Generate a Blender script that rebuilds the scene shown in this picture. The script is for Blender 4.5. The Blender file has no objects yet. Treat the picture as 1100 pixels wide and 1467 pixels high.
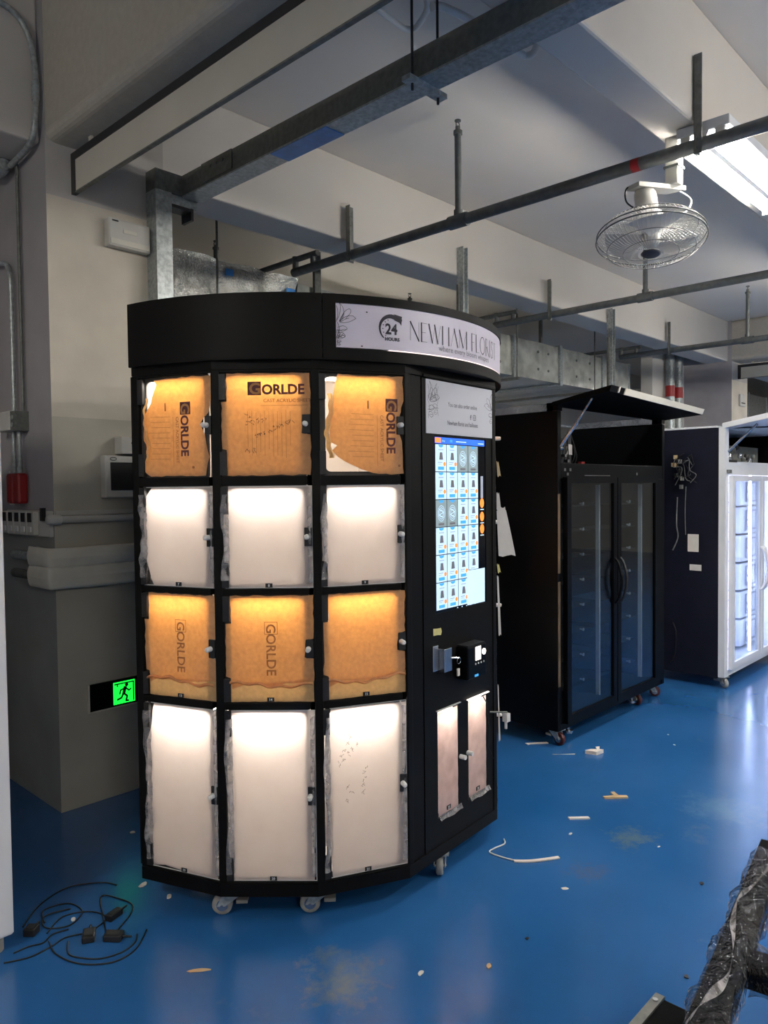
import bpy, math, random
from mathutils import Vector, Matrix, noise

# ------------------------------------------------------------------ camera, world, lights, exposure
SC = bpy.context.scene
COL = SC.collection
R_ = math.radians
cam_d = bpy.data.cameras.new('camera')
cam = bpy.data.objects.new('camera', cam_d); COL.objects.link(cam); SC.camera = cam
cam_d.sensor_fit = 'HORIZONTAL'; cam_d.sensor_width = 36.0; cam_d.lens = 1080.0/1100.0*36.0
cam_d.clip_start = .02; cam_d.clip_end = 100
_y, _p, _r = R_(43.5), R_(-1.9), R_(0.6)
_f = Vector((math.cos(_y)*math.cos(_p), math.sin(_y)*math.cos(_p), math.sin(_p)))
_rt = Vector((math.sin(_y), -math.cos(_y), 0)); _u = _rt.cross(_f)
_r2 = _rt*math.cos(_r)-_u*math.sin(_r); _u2 = _u*math.cos(_r)+_rt*math.sin(_r)
cam.matrix_world = Matrix(((_r2.x, _u2.x, -_f.x, 0), (_r2.y, _u2.y, -_f.y, 0), (_r2.z, _u2.z, -_f.z, 1.5), (0, 0, 0, 1)))

W = bpy.data.worlds.new('world'); SC.world = W; W.use_nodes = True
W.node_tree.nodes['Background'].inputs[0].default_value = (.5, .55, .65, 1)
W.node_tree.nodes['Background'].inputs[1].default_value = .15
SC.view_settings.view_transform = 'Standard'; SC.view_settings.look = 'None'
SC.view_settings.gamma = 1; SC.view_settings.use_curve_mapping = False
SC.view_settings.exposure = 0.6
TUBE = 112.0          # fluorescent tubes
LED_WARM = 33.0      # strips in the flower kiosk
LED_COOL = 30.0       # strips in the white fridge

# ------------------------------------------------------------------ materials
def lin(c): return tuple((x/255/12.92 if x/255 <= .04045 else ((x/255+.055)/1.055)**2.4) for x in c)
def M(name, rgb, rough=.5, metal=0., var=None, bump=None, spec=.5, emit=0., coat=0., rvar=0.):
    m = bpy.data.materials.new(name); m.use_nodes = True
    nt = m.node_tree; N = nt.nodes; L = nt.links; b = N['Principled BSDF']
    c = lin(rgb); b.inputs['Base Color'].default_value = (*c, 1)
    b.inputs['Roughness'].default_value = rough; b.inputs['Metallic'].default_value = metal
    b.inputs['Specular IOR Level'].default_value = spec; b.inputs['Coat Weight'].default_value = coat
    if emit:
        b.inputs['Emission Color'].default_value = (*c, 1); b.inputs['Emission Strength'].default_value = emit
    tc = N.new('ShaderNodeTexCoord')
    if var:
        n = N.new('ShaderNodeTexNoise'); n.inputs['Scale'].default_value = var[0]; n.inputs['Detail'].default_value = 6
        L.new(tc.outputs['Object'], n.inputs['Vector'])
        r = N.new('ShaderNodeValToRGB'); a = var[1]
        r.color_ramp.elements[0].position = .3; r.color_ramp.elements[1].position = .72
        r.color_ramp.elements[0].color = (*[x*(1-a) for x in c], 1); r.color_ramp.elements[1].color = (*[min(1, x*(1+a)) for x in c], 1)
        L.new(n.outputs['Fac'], r.inputs['Fac']); L.new(r.outputs['Color'], b.inputs['Base Color'])
        if rvar:
            mr = N.new('ShaderNodeMapRange'); mr.inputs[3].default_value = rough-rvar; mr.inputs[4].default_value = rough+rvar
            L.new(n.outputs['Fac'], mr.inputs[0]); L.new(mr.outputs[0], b.inputs['Roughness'])
    if bump:
        n = N.new('ShaderNodeTexNoise'); n.inputs['Scale'].default_value = bump[0]; n.inputs['Detail'].default_value = 5
        L.new(tc.outputs['Object'], n.inputs['Vector'])
        bp = N.new('ShaderNodeBump'); bp.inputs['Strength'].default_value = bump[1]; bp.inputs['Distance'].default_value = .01
        L.new(n.outputs['Fac'], bp.inputs['Height']); L.new(bp.outputs['Normal'], b.inputs['Normal'])
    return m
def sheet(name, refl, trans, fac, var=(60, .1), bump=(25, .3)):
    """thin film or paper: part of the light is scattered back, part comes through from behind"""
    m = bpy.data.materials.new(name); m.use_nodes = True
    nt = m.node_tree; N = nt.nodes; L = nt.links; N.remove(N['Principled BSDF'])
    d = N.new('ShaderNodeBsdfDiffuse'); t = N.new('ShaderNodeBsdfTranslucent'); mx = N.new('ShaderNodeMixShader')
    g = N.new('ShaderNodeBsdfGlossy'); g.inputs['Roughness'].default_value = .3; mg = N.new('ShaderNodeMixShader'); mg.inputs[0].default_value = .03
    tc = N.new('ShaderNodeTexCoord'); n = N.new('ShaderNodeTexNoise'); n.inputs['Scale'].default_value = var[0]; n.inputs['Detail'].default_value = 6
    L.new(tc.outputs['Object'], n.inputs['Vector'])
    for c, s in ((refl, d), (trans, t)):
        r = N.new('ShaderNodeValToRGB'); k = lin(c); a = var[1]
        r.color_ramp.elements[0].position = .3; r.color_ramp.elements[1].position = .7
        r.color_ramp.elements[0].color = (*[x*(1-a) for x in k], 1); r.color_ramp.elements[1].color = (*[min(1, x*(1+a)) for x in k], 1)
        L.new(n.outputs['Fac'], r.inputs['Fac']); L.new(r.outputs['Color'], s.inputs['Color'])
    n2 = N.new('ShaderNodeTexNoise'); n2.inputs['Scale'].default_value = bump[0]; n2.inputs['Detail'].default_value = 3
    L.new(tc.outputs['Object'], n2.inputs['Vector'])
    bp = N.new('ShaderNodeBump'); bp.inputs['Strength'].default_value = bump[1]; bp.inputs['Distance'].default_value = .01
    L.new(n2.outputs['Fac'], bp.inputs['Height']); L.new(bp.outputs['Normal'], d.inputs['Normal']); L.new(bp.outputs['Normal'], g.inputs['Normal'])
    mx.inputs[0].default_value = fac
    L.new(d.outputs[0], mx.inputs[1]); L.new(t.outputs[0], mx.inputs[2])
    L.new(mx.outputs[0], mg.inputs[1]); L.new(g.outputs[0], mg.inputs[2]); L.new(mg.outputs[0], N['Material Output'].inputs['Surface'])
    return m
def clear(name, tint=(250, 250, 250), gloss=.08, rough=.03, bump=None, fres=True):
    """clear pane or film: straight-through light plus a surface reflection"""
    m = bpy.data.materials.new(name); m.use_nodes = True
    nt = m.node_tree; N = nt.nodes; L = nt.links; N.remove(N['Principled BSDF'])
    t = N.new('ShaderNodeBsdfTransparent'); t.inputs[0].default_value = (*lin(tint), 1)
    g = N.new('ShaderNodeBsdfGlossy'); g.inputs['Roughness'].default_value = rough; mx = N.new('ShaderNodeMixShader')
    if fres:
        fr = N.new('ShaderNodeLayerWeight'); pw = N.new('ShaderNodeMath'); pw.operation = 'POWER'; pw.inputs[1].default_value = 4.5
        ad = N.new('ShaderNodeMath'); ad.operation = 'MULTIPLY_ADD'; ad.inputs[1].default_value = .7; ad.inputs[2].default_value = gloss
        L.new(fr.outputs['Facing'], pw.inputs[0]); L.new(pw.outputs[0], ad.inputs[0]); L.new(ad.outputs[0], mx.inputs[0])
    else: mx.inputs[0].default_value = gloss
    if bump:
        tc = N.new('ShaderNodeTexCoord'); n = N.new('ShaderNodeTexNoise'); n.inputs['Scale'].default_value = bump[0]; n.inputs['Detail'].default_value = 4; n.inputs['Distortion'].default_value = 1.5
        L.new(tc.outputs['Object'], n.inputs['Vector']); bp = N.new('ShaderNodeBump'); bp.inputs['Strength'].default_value = bump[1]; bp.inputs['Distance'].default_value = .02
        L.new(n.outputs['Fac'], bp.inputs['Height']); L.new(bp.outputs['Normal'], g.inputs['Normal'])
    L.new(t.outputs[0], mx.inputs[1]); L.new(g.outputs[0], mx.inputs[2]); L.new(mx.outputs[0], N['Material Output'].inputs['Surface'])
    return m

def loose(name):
    """crinkled clear film: mostly see-through, milky where it is creased, shiny"""
    m = clear(name, (235, 233, 232), .14, .18, (34, .8)); nt = m.node_tree; N = nt.nodes; L = nt.links
    out = N['Material Output']; src = out.inputs['Surface'].links[0].from_socket
    d = N.new('ShaderNodeBsdfDiffuse'); d.inputs['Color'].default_value = (.62, .58, .57, 1); mx = N.new('ShaderNodeMixShader')
    tc = N.new('ShaderNodeTexCoord'); n = N.new('ShaderNodeTexNoise'); n.inputs['Scale'].default_value = 26; n.inputs['Detail'].default_value = 5
    mr = N.new('ShaderNodeMapRange'); mr.inputs[1].default_value = .35; mr.inputs[2].default_value = .7; mr.inputs[3].default_value = .12; mr.inputs[4].default_value = .6
    L.new(tc.outputs['Object'], n.inputs['Vector']); L.new(n.outputs['Fac'], mr.inputs[0]); L.new(mr.outputs[0], mx.inputs[0])
    L.new(src, mx.inputs[1]); L.new(d.outputs[0], mx.inputs[2]); L.new(mx.outputs[0], out.inputs['Surface'])
    return m
K = {}
K['black'] = M('black powder coat', (15, 14, 13), .5, 0, (40, .12), (300, .03), spec=.12)
K['black2'] = M('black fridge paint', (5, 6, 8), .4, 0, (20, .1), spec=.12)
K['hazeblack'] = M('black side panel with painted glare', (22, 24, 36), .45, 0, (10, .12), spec=.2)  # panel is black; the lighter blue tone paints in light glare
K['brownrefl'] = M('painted brown reflection', (104, 88, 72), .4, .3, (12, .2))  # brown reflection put in as a colour
K['lockgrey'] = M('locker outline grey', (128, 128, 140), .5, 0, (20, .1))
K['dark'] = M('dark plastic', (24, 24, 26), .5, 0, (30, .1))
K['face'] = M('compartment face plate', (70, 66, 64), .6, 0, (30, .1))
K['liner'] = M('white compartment liner', (238, 234, 228), .6, 0, (8, .03))
K['white'] = M('white plastic', (222, 221, 218), .45, 0, (12, .05))
K['offwhite'] = M('aged white plastic', (200, 198, 192), .5, 0, (9, .08))
K['whitemetal'] = M('white enamel', (222, 224, 228), .35, 0, (6, .04))
K['galv'] = M('galvanised steel', (168, 174, 174), .4, .45, (55, .3), (90, .05), rvar=.1)
K['galvdark'] = M('dull galvanised steel', (108, 110, 106), .5, .25, (40, .25), (60, .05))
K['pipe'] = M('grey painted pipe', (98, 101, 100), .5, .1, (25, .2), (80, .05))
K['steel'] = M('bright steel', (190, 192, 196), .25, .95, (30, .08))
K['foil'] = M('foil insulation', (214, 214, 208), .22, .75, (26, .25), (70, 1.0), rvar=.08)
K['foilsoft'] = M('foil duct wrap', (186, 188, 182), .36, .45, (9, .3), (16, .5), rvar=.1)
K['silverfilm'] = M('silver film', (176, 182, 192), .2, .85, (10, .2), (12, .5))
K['bluefilm'] = M('blue protective film', (64, 134, 206), .35, 0, (20, .15), (30, .2))
K['badge'] = M('grey badge', (66, 66, 74), .5, 0, (20, .1))
K['beige'] = M('beige painted panel', (206, 201, 188), .55, 0, (3, .06), (120, .03))
K['darkframe'] = M('dark frame paint', (44, 44, 46), .5, 0, (20, .15))
K['foam'] = M('grey wrapping foam', (214, 210, 198), .7, 0, (8, .08), (14, .25))
K['red'] = M('red enamel', (150, 24, 26), .45, 0, (20, .12))
K['redrubber'] = M('dark red wheel', (70, 20, 20), .5, 0, (30, .2))
K['rubber'] = M('grey wheel rubber', (150, 148, 142), .5, 0, (40, .1))
K['orange'] = M('orange badge', (240, 128, 52), .5, emit=.9)
K['cable'] = M('black cable', (10, 11, 14), .45, 0, (60, .1))
K['paper'] = M('white paper', (214, 208, 200), .8, 0, (20, .06), (40, .1))
K['tan'] = M('tan card', (186, 160, 120), .8, 0, (30, .1))
K['tape'] = M('yellow masking tape', (206, 196, 132), .7, 0, (40, .08))
K['ink'] = M('dark printing ink', (40, 34, 48), .6, var=(40, .05))
K['inkline'] = M('grey line art ink', (92, 88, 100), .6, var=(40, .05))
K['inkpale'] = M('pale ink', (128, 124, 134), .6, var=(40, .05))
K['print'] = M('brown printing', (96, 50, 52), .7, var=(40, .1))
K['printfine'] = M('fine brown printing', (166, 110, 68), .7, var=(40, .1))
K['printfade'] = M('faded brown printing', (172, 112, 66), .7, var=(40, .1))
K['kraftflat'] = M('kraft knockout', (186, 130, 78), .8, var=(40, .06))
K['marker'] = M('marker pen', (60, 46, 44), .7, var=(40, .1))
K['markerpale'] = M('pale marker pen', (150, 132, 124), .7, var=(40, .1))
K['signwhite'] = M('sign face', (220, 212, 226), .45, 0, (3, .02))
K['card'] = M('printed card', (208, 208, 214), .55, 0, (3, .03))
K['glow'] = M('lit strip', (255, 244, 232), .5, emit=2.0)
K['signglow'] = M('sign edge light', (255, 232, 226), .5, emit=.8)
K['warm'] = M('warm led strip', (255, 243, 232), .5, emit=LED_WARM)
K['cool'] = M('cool led strip', (206, 212, 255), .5, emit=LED_COOL)
K['tube'] = M('fluorescent tube', (255, 250, 240), .5, emit=TUBE)
K['green'] = M('lit green panel', (24, 226, 62), .5, emit=1.1)
K['greendark'] = M('dark green figure', (4, 44, 14), .6, var=(40, .05))
K['scr_white'] = M('screen white', (196, 222, 240), .4, emit=.5)
K['scr_grey'] = M('screen grey', (138, 156, 160), .4, emit=.4)
K['scr_blue'] = M('screen blue', (34, 96, 226), .4, emit=.8)
K['scr_sky'] = M('screen sky blue', (60, 150, 214), .4, emit=.7)
K['scr_dark'] = M('screen off', (8, 12, 20), .12, var=(10, .1))
K['scr_icon'] = M('screen icon grey', (104, 104, 110), .4, emit=.35)
K['scr_text'] = M('screen text', (150, 156, 170), .4, emit=.5)
K['kraft'] = sheet('kraft film', (206, 158, 116), (255, 172, 80), .34, (70, .1), (18, .35))
K['kraftback'] = sheet('kraft film fold', (216, 178, 128), (255, 206, 132), .4, (70, .1), (18, .35))
K['film'] = sheet('milky film', (206, 196, 194), (255, 244, 238), .55, (12, .03), (14, .25))
K['filmpink'] = sheet('pink smeared film', (190, 172, 172), (250, 216, 208), .5, (22, .14), (14, .25))
K['acrylic'] = clear('clear acrylic', (244, 244, 244), .02, .04)
K['glass'] = clear('fridge glass', (225, 232, 236), .13, .01)
K['wrap'] = clear('plastic wrap', (228, 228, 228), .05, .05, (26, 1.0))
K['matte'] = M('matte black paint', (12, 12, 13), .7, 0, (30, .15), (200, .05), spec=.05)
K['peel'] = loose('loose protective film')

# ------------------------------------------------------------------ mesh helpers
TW = {}
class MB:
    def __init__(s): s.v = []; s.f = []; s.m = []; s.s = []
    def add(s, vs, fs, m=0, sm=False):
        o = len(s.v); s.v += [tuple(p) for p in vs]
        for f in fs: s.f.append(tuple(i+o for i in f)); s.m.append(m); s.s.append(sm)
        return s
    def hexa(s, p, m=0): return s.add(p, [(0, 3, 2, 1), (4, 5, 6, 7), (0, 1, 5, 4), (1, 2, 6, 5), (2, 3, 7, 6), (3, 0, 4, 7)], m)
    def box(s, x0, x1, y0, y1, z0, z1, m=0):
        return s.hexa([(x0, y0, z0), (x1, y0, z0), (x1, y1, z0), (x0, y1, z0), (x0, y0, z1), (x1, y0, z1), (x1, y1, z1), (x0, y1, z1)], m)
    def prism(s, pts, vec, m=0):
        n = len(pts); v = Vector(vec); a = [Vector(p) for p in pts]
        return s.add(a+[p+v for p in a], [tuple(range(n))[::-1], tuple(range(n, 2*n))]+[(i, (i+1) % n, n+(i+1) % n, n+i) for i in range(n)], m)
    def poly(s, pts, m=0): return s.add(pts, [tuple(range(len(pts)))], m)
    def cyl(s, p, q, r, n=14, m=0, r2=None, caps=True):
        p, q = Vector(p), Vector(q); d = (q-p).normalized(); a = d.orthogonal().normalized(); b = d.cross(a); r2 = r if r2 is None else r2
        vs = [p+(a*math.cos(t)+b*math.sin(t))*r for t in [2*math.pi*i/n for i in range(n)]]+[q+(a*math.cos(t)+b*math.sin(t))*r2 for t in [2*math.pi*i/n for i in range(n)]]
        s.add(vs, [(i, (i+1) % n, n+(i+1) % n, n+i) for i in range(n)], m, True)
        if caps: s.add(vs, [tuple(range(n))[::-1], tuple(range(n, 2*n))], m)
        return s
    def tube(s, pts, r, n=8, m=0, closed=False):
        P = [Vector(p) for p in pts]; k = len(P); rings = []; prev = None
        for i in range(k):
            d = (P[(i+1) % k]-P[i-1]) if closed else (P[min(i+1, k-1)]-P[max(i-1, 0)])
            d.normalize()
            a = d.orthogonal().normalized() if prev is None else (prev-d*prev.dot(d))
            if a.length < 1e-6: a = d.orthogonal()
            a.normalize(); prev = a; b = d.cross(a)
            rings.append([P[i]+(a*math.cos(2*math.pi*j/n)+b*math.sin(2*math.pi*j/n))*r for j in range(n)])
        vs = [v for g in rings for v in g]; fs = []
        for i in range(k if closed else k-1):
            i2 = (i+1) % k
            fs += [(i*n+j, i*n+(j+1) % n, i2*n+(j+1) % n, i2*n+j) for j in range(n)]
        s.add(vs, fs, m, True)
        if not closed: s.add(vs, [tuple(range(n))[::-1], tuple((k-1)*n+j for j in range(n))], m)
        return s
    def lathe(s, prof, c, axis=(0, 0, 1), n=20, m=0):
        d = Vector(axis).normalized(); a = d.orthogonal().normalized(); b = d.cross(a); c = Vector(c); vs = []; fs = []
        for r, h in prof: vs += [c+d*h+(a*math.cos(2*math.pi*j/n)+b*math.sin(2*math.pi*j/n))*r for j in range(n)]
        for i in range(len(prof)-1): fs += [(i*n+j, i*n+(j+1) % n, (i+1)*n+(j+1) % n, (i+1)*n+j) for j in range(n)]
        return s.add(vs, fs, m, True)
    def grid(s, fn, nu, nv, m=0, sm=True):
        vs = [fn(i/nu, j/nv) for j in range(nv+1) for i in range(nu+1)]; w = nu+1
        return s.add(vs, [(j*w+i, j*w+i+1, (j+1)*w+i+1, (j+1)*w+i) for j in range(nv) for i in range(nu)], m, sm)
    def stroke(s, pts, w, fn, m=0):
        """flat ribbon along a 2-D polyline, mapped to 3-D by fn"""
        for (x0, y0), (x1, y1) in zip(pts, pts[1:]):
            d = math.hypot(x1-x0, y1-y0)
            if d < 1e-7: continue
            nx, ny = -(y1-y0)/d*w/2, (x1-x0)/d*w/2; ex, ey = (x1-x0)/d*w*.3, (y1-y0)/d*w*.3
            s.poly([fn(x0+nx-ex, y0+ny-ey), fn(x0-nx-ex, y0-ny-ey), fn(x1-nx+ex, y1-ny+ey), fn(x1+nx+ex, y1+ny+ey)], m)
        return s
    def text(s, body, size, fn, m=0, align='LEFT', bold=0., sx=1.):
        c = bpy.data.curves.new('t', 'FONT'); c.body = body; c.size = size; c.align_x = align; c.offset = bold; c.resolution_u = 3
        o = bpy.data.objects.new('t', c); me = bpy.data.meshes.new_from_object(o)
        s.add([fn(v.co.x*sx, v.co.y) for v in me.vertices], [tuple(p.vertices) for p in me.polygons], m)
        bpy.data.objects.remove(o); bpy.data.curves.remove(c); bpy.data.meshes.remove(me)
        return s
    def mesh(s, name, mats, T=None):
        me = bpy.data.meshes.new(name); inv = T.inverted() if T is not None else None
        me.from_pydata([tuple(inv @ Vector(p)) for p in s.v] if inv is not None else s.v, [], s.f)
        for k in (mats if isinstance(mats, (list, tuple)) else [mats]): me.materials.append(K[k])
        me.polygons.foreach_set('material_index', s.m); me.polygons.foreach_set('use_smooth', s.s); me.update()
        return me
    def part(s, name, mats, parent, label=None, bevel=0., kind=None):
        T = TW[parent]; o = bpy.data.objects.new(name, s.mesh(name, mats, T)); COL.objects.link(o); o.parent = parent; TW[o] = T
        if label: o['label'] = label
        if kind: o['kind'] = kind
        if bevel: bev(o, bevel)
        return o
    def top(s, name, mats, label, cat, group=None, bevel=0., kind=None, origin=True):
        if origin:
            xs = [p[0] for p in s.v]; ys = [p[1] for p in s.v]; zs = [p[2] for p in s.v]
            T = Matrix.Translation(((min(xs)+max(xs))/2, (min(ys)+max(ys))/2, min(zs)))
        else: T = Matrix.Identity(4)
        o = bpy.data.objects.new(name, s.mesh(name, mats, T)); COL.objects.link(o); o.matrix_world = T; TW[o] = T
        if kind: o['kind'] = kind
        if label: o['label'] = label
        if cat: o['category'] = cat
        if group: o['group'] = group
        if bevel: bev(o, bevel)
        return o
def bev(o, w):
    b = o.modifiers.new('bevel', 'BEVEL'); b.width = w; b.segments = 2; b.limit_method = 'ANGLE'
def thing(name, label, cat, loc, rz=0., group=None):
    o = bpy.data.objects.new(name, None); COL.objects.link(o); T = Matrix.Translation(loc) @ Matrix.Rotation(rz, 4, 'Z')
    o.matrix_world = T; TW[o] = T; o['label'] = label; o['category'] = cat
    if group: o['group'] = group
    o.empty_display_size = .1
    return o
def struct(name, mb, mats, label=None):
    return mb.top(name, mats, label, None, kind='structure', origin=False)
def bez(P, n=24):
    """smooth curve through points (Catmull-Rom)"""
    P = [Vector(p) for p in P]; out = []
    for i in range(len(P)-1):
        a, b, c, d = P[max(i-1, 0)], P[i], P[i+1], P[min(i+2, len(P)-1)]
        for k in range(n):
            t = k/n; out.append(.5*((2*b)+(c-a)*t+(2*a-5*b+4*c-d)*t*t+(3*b-a-3*c+d)*t**3))
    return out+[P[-1]]

# ------------------------------------------------------------------ the room
ZC, ZB = 3.60, 3.084
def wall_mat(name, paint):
    """plaster with colour zones by height (paint = list of (top height, colour), low to high)"""
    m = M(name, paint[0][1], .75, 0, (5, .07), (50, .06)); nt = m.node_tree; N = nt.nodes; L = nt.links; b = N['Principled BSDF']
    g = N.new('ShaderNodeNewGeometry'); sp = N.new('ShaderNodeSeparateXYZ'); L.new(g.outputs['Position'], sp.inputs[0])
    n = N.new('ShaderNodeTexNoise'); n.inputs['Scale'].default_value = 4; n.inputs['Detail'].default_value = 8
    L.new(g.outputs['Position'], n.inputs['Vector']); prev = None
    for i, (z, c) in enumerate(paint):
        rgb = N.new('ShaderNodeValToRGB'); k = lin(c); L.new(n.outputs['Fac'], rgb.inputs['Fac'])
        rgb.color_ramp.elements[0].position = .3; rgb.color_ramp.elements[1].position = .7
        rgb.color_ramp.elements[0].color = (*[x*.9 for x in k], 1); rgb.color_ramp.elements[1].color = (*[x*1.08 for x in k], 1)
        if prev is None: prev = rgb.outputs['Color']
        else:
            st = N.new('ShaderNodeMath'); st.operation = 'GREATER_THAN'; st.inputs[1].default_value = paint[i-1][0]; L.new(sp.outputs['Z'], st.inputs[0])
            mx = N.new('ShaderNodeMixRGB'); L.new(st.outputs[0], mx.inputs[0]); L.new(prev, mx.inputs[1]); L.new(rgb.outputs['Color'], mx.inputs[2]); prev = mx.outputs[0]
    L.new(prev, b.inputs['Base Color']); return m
K['plaster'] = M('ceiling plaster', (210, 204, 196), .8, 0, (1.2, .05), (60, .05))
K['beamgrey'] = M('old beam paint', (186, 179, 166), .8, 0, (30, .06), (90, .12))
K['slab'] = M('ceiling slab paint', (226, 220, 212), .8, 0, (1.0, .05), (60, .05))
K['column'] = wall_mat('column paint with top shade', [(1.84, (186, 181, 168)), (2.845, (208, 200, 186)), (9, (186, 182, 178))])  # darker top zone paints in the shadow of the header panel
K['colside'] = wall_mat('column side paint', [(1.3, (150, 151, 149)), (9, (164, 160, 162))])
K['wall'] = M('wall paint', (212, 206, 196), .8, 0, (2, .06), (50, .05))

def floor_mat():
    m = M('blue epoxy floor', (30, 88, 160), .3, 0, None, None, spec=.5, coat=.4); nt = m.node_tree; N = nt.nodes; L = nt.links; b = N['Principled BSDF']
    tc = N.new('ShaderNodeTexCoord')
    n1 = N.new('ShaderNodeTexNoise'); n1.inputs['Scale'].default_value = .9; n1.inputs['Detail'].default_value = 8; L.new(tc.outputs['Object'], n1.inputs['Vector'])
    r1 = N.new('ShaderNodeValToRGB'); r1.color_ramp.elements[0].position = .3; r1.color_ramp.elements[1].position = .75
    r1.color_ramp.elements[0].color = (*lin((24, 84, 142)), 1); r1.color_ramp.elements[1].color = (*lin((48, 104, 164)), 1); L.new(n1.outputs['Fac'], r1.inputs['Fac'])
    n2 = N.new('ShaderNodeTexNoise'); n2.inputs['Scale'].default_value = 2.6; n2.inputs['Detail'].default_value = 10; n2.inputs['Roughness'].default_value = .7; L.new(tc.outputs['Object'], n2.inputs['Vector'])
    r2 = N.new('ShaderNodeValToRGB'); r2.color_ramp.elements[0].position = .62; r2.color_ramp.elements[1].position = .78
    r2.color_ramp.elements[0].color = (0, 0, 0, 1); r2.color_ramp.elements[1].color = (.55, .55, .55, 1); L.new(n2.outputs['Fac'], r2.inputs['Fac'])
    prev = r1.outputs['Color']; fac = r2.outputs['Color']
    mx = N.new('ShaderNodeMixRGB'); mx.inputs[2].default_value = (*lin((92, 118, 140)), 1); L.new(fac, mx.inputs[0]); L.new(prev, mx.inputs[1]); prev = mx.outputs[0]
    # worn patches with a place of their own
    sep = N.new('ShaderNodeSeparateXYZ')
    for (x, y, rr, c) in ((1.53, 1.66, .15, (124, 130, 122)), (3.01, 1.41, .12, (96, 116, 112)), (3.55, 1.25, .2, (84, 128, 168)), (2.62, 1.42, .1, (74, 92, 124))):
        sb = N.new('ShaderNodeVectorMath'); sb.operation = 'DISTANCE'; sb.inputs[1].default_value = (x, y, 0)
        wp = N.new('ShaderNodeVectorMath'); wp.operation = 'ADD'
        wn = N.new('ShaderNodeTexNoise'); wn.inputs['Scale'].default_value = 11; wn.inputs['Detail'].default_value = 12; wn.inputs['Roughness'].default_value = .75; L.new(tc.outputs['Object'], wn.inputs['Vector'])
        ws = N.new('ShaderNodeVectorMath'); ws.operation = 'SCALE'; ws.inputs['Scale'].default_value = .5
        w0 = N.new('ShaderNodeVectorMath'); w0.operation = 'SUBTRACT'; w0.inputs[1].default_value = (.5, .5, .5); L.new(wn.outputs['Color'], w0.inputs[0]); L.new(w0.outputs[0], ws.inputs[0])
        L.new(tc.outputs['Object'], wp.inputs[0]); L.new(ws.outputs[0], wp.inputs[1]); L.new(wp.outputs[0], sb.inputs[0])
        mr = N.new('ShaderNodeMapRange'); mr.inputs[1].default_value = rr; mr.inputs[2].default_value = rr*.2; mr.inputs[3].default_value = 0; mr.inputs[4].default_value = .6
        L.new(sb.outputs['Value'], mr.inputs[0]); mx = N.new('ShaderNodeMixRGB'); mx.inputs[2].default_value = (*lin(c), 1)
        L.new(mr.outputs[0], mx.inputs[0]); L.new(prev, mx.inputs[1]); prev = mx.outputs[0]
    b.inputs['Coat Roughness'].default_value = .2
    L.new(prev, b.inputs['Base Color'])
    mr = N.new('ShaderNodeMapRange'); mr.inputs[3].default_value = .12; mr.inputs[4].default_value = .3; L.new(n1.outputs['Fac'], mr.inputs[0]); L.new(mr.outputs[0], b.inputs['Roughness'])
    n3 = N.new('ShaderNodeTexNoise'); n3.inputs['Scale'].default_value = 5; n3.inputs['Detail'].default_value = 3; L.new(tc.outputs['Object'], n3.inputs['Vector'])
    bp = N.new('ShaderNodeBump'); bp.inputs['Strength'].default_value = .06; bp.inputs['Distance'].default_value = .02; L.new(n3.outputs['Fac'], bp.inputs['Height']); L.new(bp.outputs['Normal'], b.inputs['Normal'])
    return m
K['floor'] = floor_mat()

X0, X1, Y0, Y1 = -4.0, 16.0, -6.0, 6.5
struct('floor', MB().box(X0, X1, Y0, Y1, -.1, 0), 'floor', 'blue epoxy floor with worn patches and scraps')
ceil = struct('ceiling', MB().box(1.6, X1, Y0, Y1, ZC, ZC+.15), 'slab', 'off-white concrete ceiling slab between beams')
MB().box(X0, 1.466, Y0, Y1, 4.3, 4.45).part('high_slab', 'slab', ceil)
# beams that run off to the right (with the column row) and beams that run off to the left
for y0, y1 in ((3.53, 3.82), (1.311, 1.497), (-.95, -.75), (-3.2, -2.9)):
    MB().box(1.466, X1, y0, y1, ZB, ZC).part('beam', 'plaster', ceil, bevel=.012)
    MB().box(X0, 1.466, y0, y1, ZB, 4.3).part('beam', 'plaster', ceil, bevel=.012)
for x0, x1 in ((1.469, 1.88), (10.239, 10.65)):
    bm_ = MB().box(x0, x1, Y0, 3.6, ZB-.001, 4.3 if x0 < 2 else ZC).part('beam', 'beamgrey', ceil, bevel=.045); bm_.modifiers['bevel'].segments = 5
def column(name, x, lab):
    m = MB(); b = 4.1
    m.box(x, x+.594, 3.478, b, 0, 4.29 if x < 2 else ZC, 0)
    for i, f in enumerate(m.f):
        pass
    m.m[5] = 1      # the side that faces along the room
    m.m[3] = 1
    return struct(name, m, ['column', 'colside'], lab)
column('wall_left', 1.466, 'square plastered column with cream and grey paint behind the kiosk')
column('wall_right', 10.236, 'far square plastered column beyond the white fridge')
struct('wall_left_recess', MB().box(X0, 1.466, 4.1, 4.25, 0, 4.3), 'colside')
struct('wall_right_recess', MB().box(9.25, 10.83, 4.1, 4.25, 0, ZC), 'wall')
struct('wall_back', MB().box(X0, X1, Y1, Y1+.15, 0, 4.3), 'wall')
struct('wall_front', MB().box(X0, X1, Y0-.15, Y0, 0, 4.3), 'wall')
struct('wall_far', MB().box(X1, X1+.15, Y0, Y1, 0, ZC), 'wall')
struct('wall_near', MB().box(X0-.15, X0, Y0, Y1, 0, 4.3), 'wall')

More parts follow.
